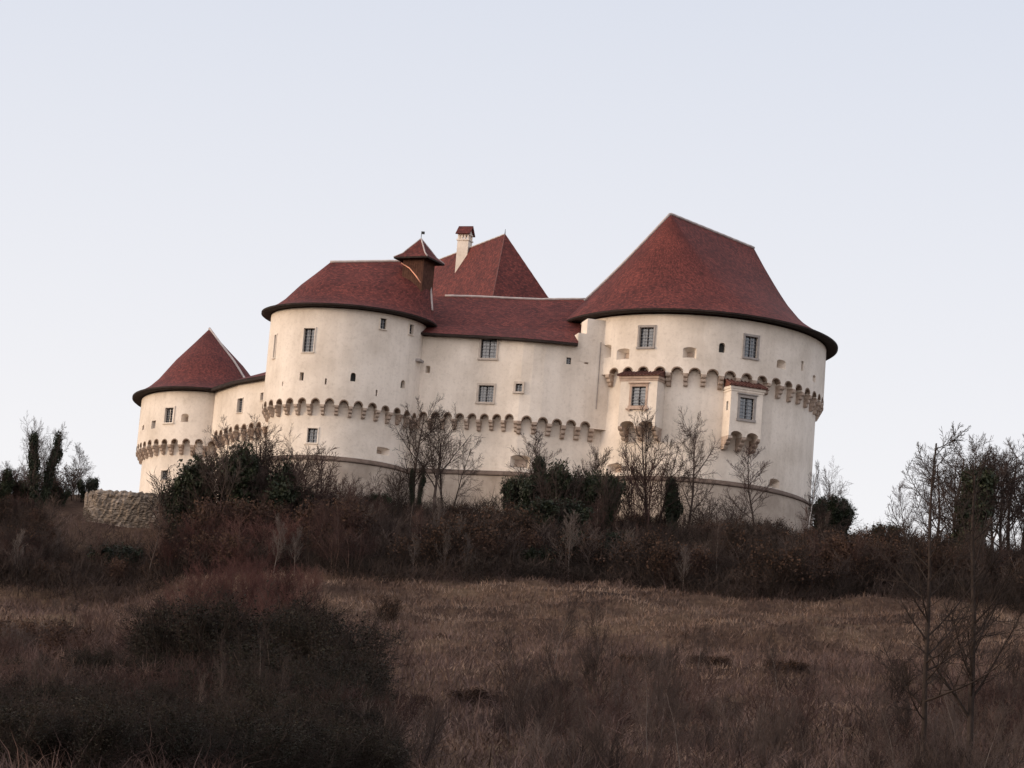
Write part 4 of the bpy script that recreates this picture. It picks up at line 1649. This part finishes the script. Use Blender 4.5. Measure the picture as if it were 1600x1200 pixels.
put('fore_b', 'bare_tree', 1512, 1230, 78, 690, 'dark bare tree with rising limbs in the right foreground beside the tall straight one', 'tree', 1.0, 2.0, topx=1520)
for px, tp, lb in ((345, 985, 'pale thin stem standing in the left part of the dark lower left clump'), (400, 960, 'pale thin stem standing in the middle of the dark lower left clump'), (425, 1010, 'shorter pale stem near the middle of the dark lower left clump'), (300, 1040, 'pale stem at the left rim of the dark lower left clump')):
    put('slim_n', 'sapling', px, 1180, 80, tp, lb, 'tree', 0.6)
put('slim_n', 'sapling', 868, 1220, 84, 1000, 'pale thin sapling in the lower middle foreground', 'tree', 0.6)
put('slim_n', 'sapling', 1028, 1220, 82, 985, 'pale thin sapling left of the lower right brush', 'tree', 0.7)

# pale stems standing up out of the thicket
for px, tp, bt, kd, lb in ((422, 800, 955, 'slim_p', 'pale slender tree in the thicket below the middle tower'),
                           (455, 820, 955, 'slim_p', 'pale slender tree right of the tallest pale one below the middle tower'),
                           (690, 815, 940, 'slim_p', 'pale forked sapling in the thicket below the main wall'),
                           (722, 830, 940, 'slim_p', 'thin sapling in the thicket under the grilled window'),
                           (640, 830, 945, 'slim_p', 'thin sapling in the thicket under the seam of tower and main wall'),
                           (1065, 850, 935, 'slim_p', 'thin pale sapling at the field edge below the oriels')):
    put(kd, 'sapling', px, bt, 170, tp, lb, 'tree', 0.9)
put('shrub_d', 'bare_shrub', 600, 1000, 148, 925, 'single round leafless shrub standing in the pale grass', 'shrub', 0.8)

proto('shrub_r', 25, SHRUB, 4.5, .035, n_trunk=16, spreadxy=4.5, bark='twig_red', twig='twig_wine')
proto('shrub_s', 26, SHRUB, 1.6, .02, n_trunk=14, spreadxy=3.4, bark='bark_dark', twig='bark_dark', dry=2500)
# ------------------------------------------------------------------ thicket shrubs, one object each
def yshift(x):
    return y_shift(np.asarray(x, float))


def y_shift(x):
    return 6.0 * np.clip((-6 - x) / 14, 0, 1) ** 1.5


def ed(x):
    """depth of the upper edge of the pale field"""
    return 169.5 + y_shift(x) * .6 + 0.04 * x + 1.2 * np.sin(x * .35)


random.seed(8)
RUIN = (P(120, 800, 187).x, P(300, 800, 187).x)
n_t = 0
while n_t < 270:
    x = random.uniform(-34, 36)
    Y = random.uniform(float(ed(x)) + 1.0, 187.5)
    in_front = RUIN[0] - 1 < x < RUIN[1]
    if in_front and Y > 180:
        continue
    f = (Y - float(ed(x))) / 16
    h = random.uniform(2.2, 3.6) * (1.0 if f < .5 else 0.48) * (0.6 if in_front else 1)
    if x < -10 and f < .4:
        h *= .8
    kd = random.choice(['shrub_b', 'shrub_b', 'shrub_c', 'shrub_d', 'shrub_d'] if x > -6 else ['shrub_a', 'shrub_a', 'shrub_b', 'shrub_c', 'shrub_d'])
    s_ = h / PRH[kd]
    w_ = s_ * random.uniform(.85, 1.25)
    plant('thicket_shrub', PR[kd], (x, Y, gz(x, Y) - .1), random.uniform(0, 6.28), (w_, w_, s_),
          'leafless brownish shrub in the dense thicket between field and castle', 'shrub', 'leafless shrubs of the thicket below the castle')
    n_t += 1
for i in range(24):
    x = random.uniform(-37, -25.6)
    Y = random.uniform(186, 199)
    h = random.uniform(1.3, 2.4)
    kd = random.choice(['shrub_a', 'shrub_b', 'shrub_d'])
    s_ = h / PRH[kd]
    plant('thicket_shrub', PR[kd], (x, Y, gz(x, Y) - .1), random.uniform(0, 6.28), (s_ * 1.2, s_ * 1.2, s_),
          'leafless brownish shrub in the dense thicket between field and castle', 'shrub', 'leafless shrubs of the thicket below the castle')
for px, Y, tp, w_, lb in ((330, 176, 805, 1.0, 'large domed reddish shrub at the left end of the thicket below the low tower'), (400, 175, 795, 1.1, 'large domed reddish shrub behind the pale slender trees below the middle tower'), (470, 175, 805, 1.0, 'large domed reddish shrub right of the pale slender trees'), (365, 172, 840, 1.0, 'large domed reddish shrub lowest of those below the low tower'), (440, 172, 845, 1.0, 'large domed reddish shrub at the upper left corner of the pale field'), (290, 173, 835, 1.0, 'large domed reddish shrub below the right end of the ruin')):
    put('shrub_r', 'reddish_shrub', px, 900, Y, tp, lb, 'shrub', w_)
for px, Y, tp, w_, lb in ((300, 158, 900, .8, 'reddish shrub at the left of those running down into the pale field'), (350, 156, 888, .9, 'reddish shrub above the dark lower left clump'), (400, 157, 872, .9, 'tallest reddish shrub running down into the pale field'), (450, 158, 880, .9, 'reddish shrub at the left end of the open field'), (480, 165, 880, .8, 'reddish shrub under the middle tower at the top of the field'), (380, 166, 862, .9, 'reddish shrub behind the tallest one at the top of the field'), (325, 166, 872, .9, 'reddish shrub below the low tower at the top of the field'), (430, 150, 910, .8, 'lowest reddish shrub right above the dark lower left clump')):
    put('shrub_r', 'reddish_shrub', px, 950, Y, tp, lb, 'shrub', w_)
for px, Y, tp, w_ in ((700, 145, 1005, 1.5), (760, 145, 1008, 1.6), (820, 145.5, 1006, 1.6), (880, 146, 1004, 1.5), (940, 147, 1003, 1.4), (660, 113, 1090, 1.4), (760, 104, 1108, 1.6), (820, 103, 1112, 1.5), (640, 103, 1118, 1.4), (1000, 130, 1035, 1.4), (1110, 128, 1030, 1.4), (1230, 126, 1035, 1.4), (980, 112, 1080, 1.3)):
    put('shrub_s', 'scrub_clump', px, 1000, Y, tp, 'low dark scrub clump on the banks across the pale field', 'shrub', w_, None, 'low dark scrub clumps on the pale slope')
for i in range(60):
    x = random.uniform(-30, 33)
    f = random.random()
    Y = float(ed(x)) + 1 + f * 12
    if RUIN[0] - 1 < x < RUIN[1] and f > .5:
        continue
    kd = random.choice(['slim_p', 'slim_a', 'slim_b', 'slim_b', 'bare_c'])
    h = random.uniform(2.8, 4.6) * (1 if f < .6 else .75)
    s_ = h / PRH[kd]
    w_ = s_ * random.uniform(.8, 1.2)
    plant('sapling', PR[kd], (x, Y, gz(x, Y) - .1), random.uniform(0, 6.28), (w_, w_, s_),
          'thin bare sapling standing up out of the dense thicket below the castle', 'tree', 'bare saplings in the thicket below the castle')
# dark clumps inside the thicket
for i, (px, Y, tp, lb) in enumerate(((905, 176, 830, 'dark evergreen bush in the thicket below the main wall'), (960, 178, 825, 'dark evergreen bush in the thicket below the left oriel'), (770, 177, 835, 'dark evergreen bush in the thicket below the large gun port'),
                                 (560, 177, 830, 'dark evergreen bush in the thicket below the middle tower'), (180, 176, 845, 'dark evergreen bush in the thicket below the ruin'), (1130, 178, 845, 'dark evergreen bush in the thicket below the right oriel'),
                                 (1240, 176, 865, 'dark evergreen bush in the thicket right of the big tower'), (840, 174, 850, 'dark evergreen bush at the lower rim of the thicket under the main wall'))):
    put('ivy_c', 'dark_bush', px, 880, Y, tp, lb, 'bush', 1.2)
# dark thicket at the lower left
proto('bramble', 51, var(SHRUB, kids=[12, 11, 0], rmin=.007), 4, .03, n_trunk=16, spreadxy=3.4, bark='bark', twig='bark_dark', ivy=11000, ivy_to=.9, ivy_r=.6, ivy_size=.036, leaf='thorn_leaf', ivy_in=.75)
for (px, Y, tp, w_) in ((430, 100, 915, 1.3), (370, 99, 905, 1.2), (490, 98, 940, 1.3), (310, 101, 930, 1.2), (535, 93, 1010, 1.2), (260, 103, 965, 1.1), (420, 86, 1010, 1.3), (345, 87, 1020, 1.2), (150, 104, 1000, 1.0), (30, 106, 1010, 1.0),
                        (505, 85, 1035, 1.2), (555, 84, 1060, 1.1), (460, 92, 965, 1.3), (545, 76, 1080, 1.2), (480, 75, 1060, 1.3), (400, 76, 1050, 1.2), (320, 76, 1080, 1.2), (585, 78, 1110, .9), (445, 81, 1030, 1.3), (515, 90, 1000, 1.3), (250, 82, 1080, 1.0), (570, 72, 1130, 1.1), (500, 71, 1110, 1.2)):
    put('bramble', 'dark_bush', px, 1150, Y, tp, 'dark tangled bush of the clump in the lower left foreground', 'bush', w_, None, 'dark bushes of the lower left clump')
for i in range(56):
    px = random.uniform(-20, 290) if i < 34 else random.uniform(200, 590)
    Y = random.uniform(60, 104) if i < 34 else random.uniform(60, 73)
    x = P(px, 1100, Y).x
    s_ = random.uniform(1.1, 2.0) / PRH['bramble']
    plant('dark_bush', PR['bramble'], (x, Y, gz(x, Y) - .1), random.uniform(0, 6.28), (s_ * 1.5, s_ * 1.5, s_),
          'dark tangled bush of the clump in the lower left foreground', 'bush', 'dark bushes of the lower left clump')
for i in range(110):
    px = random.uniform(-40, 640)
    Y = random.uniform(70, 158)
    x = P(px, 1000, Y).x
    h = random.uniform(1.0, 2.0)
    if px > 520 and Y > 105:
        continue
    kd = random.choice(['shrub_n', 'shrub_n', 'shrub_m'] if Y < 115 else ['shrub_a', 'shrub_a', 'shrub_b', 'shrub_c'])
    s_ = h / PRH[kd]
    plant('brush_shrub', PR[kd], (x, Y, gz(x, Y) - .1), random.uniform(0, 6.28), (s_ * 1.2, s_ * 1.2, s_),
          'leafless reddish shrub in the brush left of the pale field', 'shrub', 'leafless shrubs on the lower left slope')
for i in range(95):
    px = random.uniform(800, 1680)
    Y = random.uniform(68, 112)
    x = P(px, 1100, Y).x
    h = random.uniform(1.0, 2.5)
    kd = random.choice(['shrub_m', 'shrub_n', 'slim_n', 'slim_n', 'shrub_m'])
    s_ = h / PRH[kd]
    if kd.startswith('slim'):
        s_ *= 1.3
    plant('brush_shrub', PR[kd], (x, Y, gz(x, Y) - .1), random.uniform(0, 6.28), (s_ * 1.1, s_ * 1.1, s_),
          'leafless thin stemmed shrub in the brush at the lower right', 'shrub', 'leafless shrubs in the lower right brush')


# ------------------------------------------------------------------ grass and undergrowth (uncountable)
def blades(name, pts, hmin, hmax, width, lean, m_, seed, label, cat):
    r_ = np.random.default_rng(seed)
    k = len(pts)
    h = r_.uniform(hmin, hmax, k) * r_.uniform(.6, 1.2, k)
    z = ground(pts[:, 0], pts[:, 1])
    b0 = np.stack([pts[:, 0], pts[:, 1], z - .05], 1)
    az = r_.uniform(0, 2 * math.pi, k)
    w = width * r_.uniform(.6, 1.4, k)
    side = np.stack([np.cos(az) * w, np.sin(az) * w, np.zeros(k)], 1)
    ln = r_.normal(0, lean, (k, 2)) * h[:, None]
    mid_ = b0 + np.stack([ln[:, 0] * .35, ln[:, 1] * .35, h * .55], 1)
    tip = b0 + np.stack([ln[:, 0], ln[:, 1], h * r_.uniform(.75, 1, k)], 1)
    v = np.stack([b0 - side, b0 + side, mid_ + side * .7, mid_ - side * .7, tip], 1).reshape(-1, 3)
    base = np.arange(k)[:, None] * 5
    tri = np.concatenate([base + np.array([[0, 1, 2]]), base + np.array([[0, 2, 3]]), base + np.array([[3, 2, 4]])], 0)
    o = link(name, np_mesh(name, v, tri, m_))
    tag(o, label, cat, None, 'stuff')
    return o


r_ = np.random.default_rng(77)


def scatter(k, y0, y1, dens, clump=0.3):
    """points inside the view wedge; dens(x, y) in 0..1"""
    out = np.zeros((0, 2))
    while len(out) < k:
        y = r_.uniform(y0, y1, k)
        x = r_.uniform(-1, 1, k) * (y * 0.18 + 2)
        keep = r_.random(k) < dens(x, y)
        out = np.concatenate([out, np.stack([x, y], 1)[keep]])
    return out[:k]


def patch(x, y, s=1.0, ph=0.0):
    a = np.sin(x * .21 * s + ph) + np.sin(y * .13 * s + 1.7 + ph) + np.sin((x * .13 + y * .09) * s * 1.7 + 2.3 * ph) + np.sin((x * .5 - y * .23) * s + ph * 3)
    return 1 / (1 + np.exp(-a * 1.4))


def low(x, y):
    return y - y_shift(x) * .6 - .05 * x


mow = lambda x, y: (y < 75.5) & (x > -4.6) & (x < .6)
field = lambda x, y: np.where(mow(x, y), 1.0, np.where(y > ed(x) + 1.0, 0.0, np.where(low(x, y) > 146, np.where(low(x, y) < 150, .6, 1.0), patch(x, y, 1, .5) * .62 + .2)))
blades('dry_grass', scatter(235000, 58, 178, field), .12, .42, .022, .55, MT['straw'], 1, 'pale dry grass covering the open slope below the thicket', 'grass')
brush = lambda x, y: np.where(mow(x, y), 0.0, np.where(y > ed(x), 1.0, np.where(low(x, y) > 147, np.where(x < -12, .5, .05), 1 - patch(x, y, 1, .5) * .75)))
blades('undergrowth', scatter(125000, 58, 188, brush), .25, 1.0, .013, .6, MT['under'], 2, 'dense brown tangle of dead stems and brambles on the slope', 'undergrowth')


def twigs(name, pts, top, length, width, m_, seed, label, cat):
    """loose tangle of bent twigs floating in the shrub layer, each a thin kinked sliver"""
    r2 = np.random.default_rng(seed)
    k = len(pts)
    z = ground(pts[:, 0], pts[:, 1])
    lump = .35 + .65 * patch(pts[:, 0] * 2.4, pts[:, 1] * 2.4, 1, 1.1)
    b0 = np.stack([pts[:, 0], pts[:, 1], z + r2.random(k) ** 1.3 * top * lump], 1)
    d = r2.normal(0, 1, (k, 3))
    d[:, 2] = np.abs(d[:, 2]) + .5
    d /= np.linalg.norm(d, axis=1)[:, None]
    L = (length * r2.uniform(.4, 1.3, k))[:, None]
    d2 = d + r2.normal(0, .35, (k, 3))
    side = np.cross(d, r2.normal(0, 1, (k, 3)))
    side *= width / np.linalg.norm(side, axis=1)[:, None]
    m_1 = b0 + d * L * .5
    tip = m_1 + d2 * L * .5
    v = np.stack([b0 - side, b0 + side, m_1 + side * .8, m_1 - side * .8, tip], 1).reshape(-1, 3)
    base = np.arange(k)[:, None] * 5
    tri = np.concatenate([base + np.array([[0, 1, 2]]), base + np.array([[0, 2, 3]]), base + np.array([[3, 2, 4]])], 0)
    tag(link(name, np_mesh(name, v, tri, m_)), label, cat, None, 'stuff')


def thick(x, y):
    ruin = (x > RUIN[0] - 1) & (x < RUIN[1] + .5) & (y > 181)
    return np.where((y > ed(x) - .3) & ~ruin, 1.0, 0.0)


twigs('thicket_twigs', scatter(110000, 165, 188, thick), 1.5, .9, .012, MT['thicket'], 3, 'mass of bare interlaced twigs filling the thicket under the castle', 'undergrowth')
low_brush = lambda x, y: np.where((low(x, y) > 146) | mow(x, y), 0.0, np.where(np.abs(x + y * .012) < y * .02, .12, np.where(x < -y * .035, 1.0, .3)))
twigs('brush_twigs', scatter(62000, 60, 148, low_brush), 1.0, .6, .007, MT['under'], 4, 'low mass of bare interlaced twigs on the lower slope', 'undergrowth')

# ------------------------------------------------------------------ ruined stone wall left of the castle
pr = [P(130, 800, 188), P(150, 800, 187), P(200, 800, 186.6), P(250, 800, 186.8), P(300, 800, 187.6)]
tops = [770, 766, 768, 773, 780]
rng = random.Random(4)
fine, ft = [], []
for i in range(len(pr) - 1):
    for q in range(14):
        f = q / 14
        fine.append(pr[i].lerp(pr[i + 1], f))
        ft.append(tops[i] + (tops[i + 1] - tops[i]) * f)
mb = MB()
rows_ = 14
th_ = 1.0
vf = []
for k_, (p, tp) in enumerate(zip(fine, ft)):
    zt_ = P(130 + 170 * k_ / len(fine), tp, p.y).z + rng.uniform(-.08, .08)
    z0_ = gz(p.x, p.y) - 1.2
    colm = []
    for j in range(rows_ + 1):
        f = j / rows_
        colm.append(Vector((p.x + rng.uniform(-.03, .03), p.y - .25 * (1 - f) + rng.uniform(-.09, .05) + (0.12 if j == rows_ else 0), z0_ + (zt_ - z0_) * f)))
    colm.append(Vector((p.x, p.y + th_ * .5, zt_ + rng.uniform(-.03, .1))))
    colm.append(Vector((p.x, p.y + th_, zt_ - .1)))
    colm.append(Vector((p.x, p.y + th_ + .1, z0_)))
    vf.append(colm)
kk = len(vf[0])
vs_ = [q for c in vf for q in c]
fs = []
for i in range(len(vf) - 1):
    for j in range(kk - 1):
        fs.append((i * kk + j, (i + 1) * kk + j, (i + 1) * kk + j + 1, i * kk + j + 1))
fs += [tuple(range(kk)), tuple((len(vf) - 1) * kk + j for j in range(kk - 1, -1, -1))]
mb.add(vs_, fs)
rw = mb.build('stone_wall', MT['rubble'], None)
tag(rw, 'low ruined rubble stone wall below the left round tower', 'wall')
print('objects', len(bpy.data.objects))
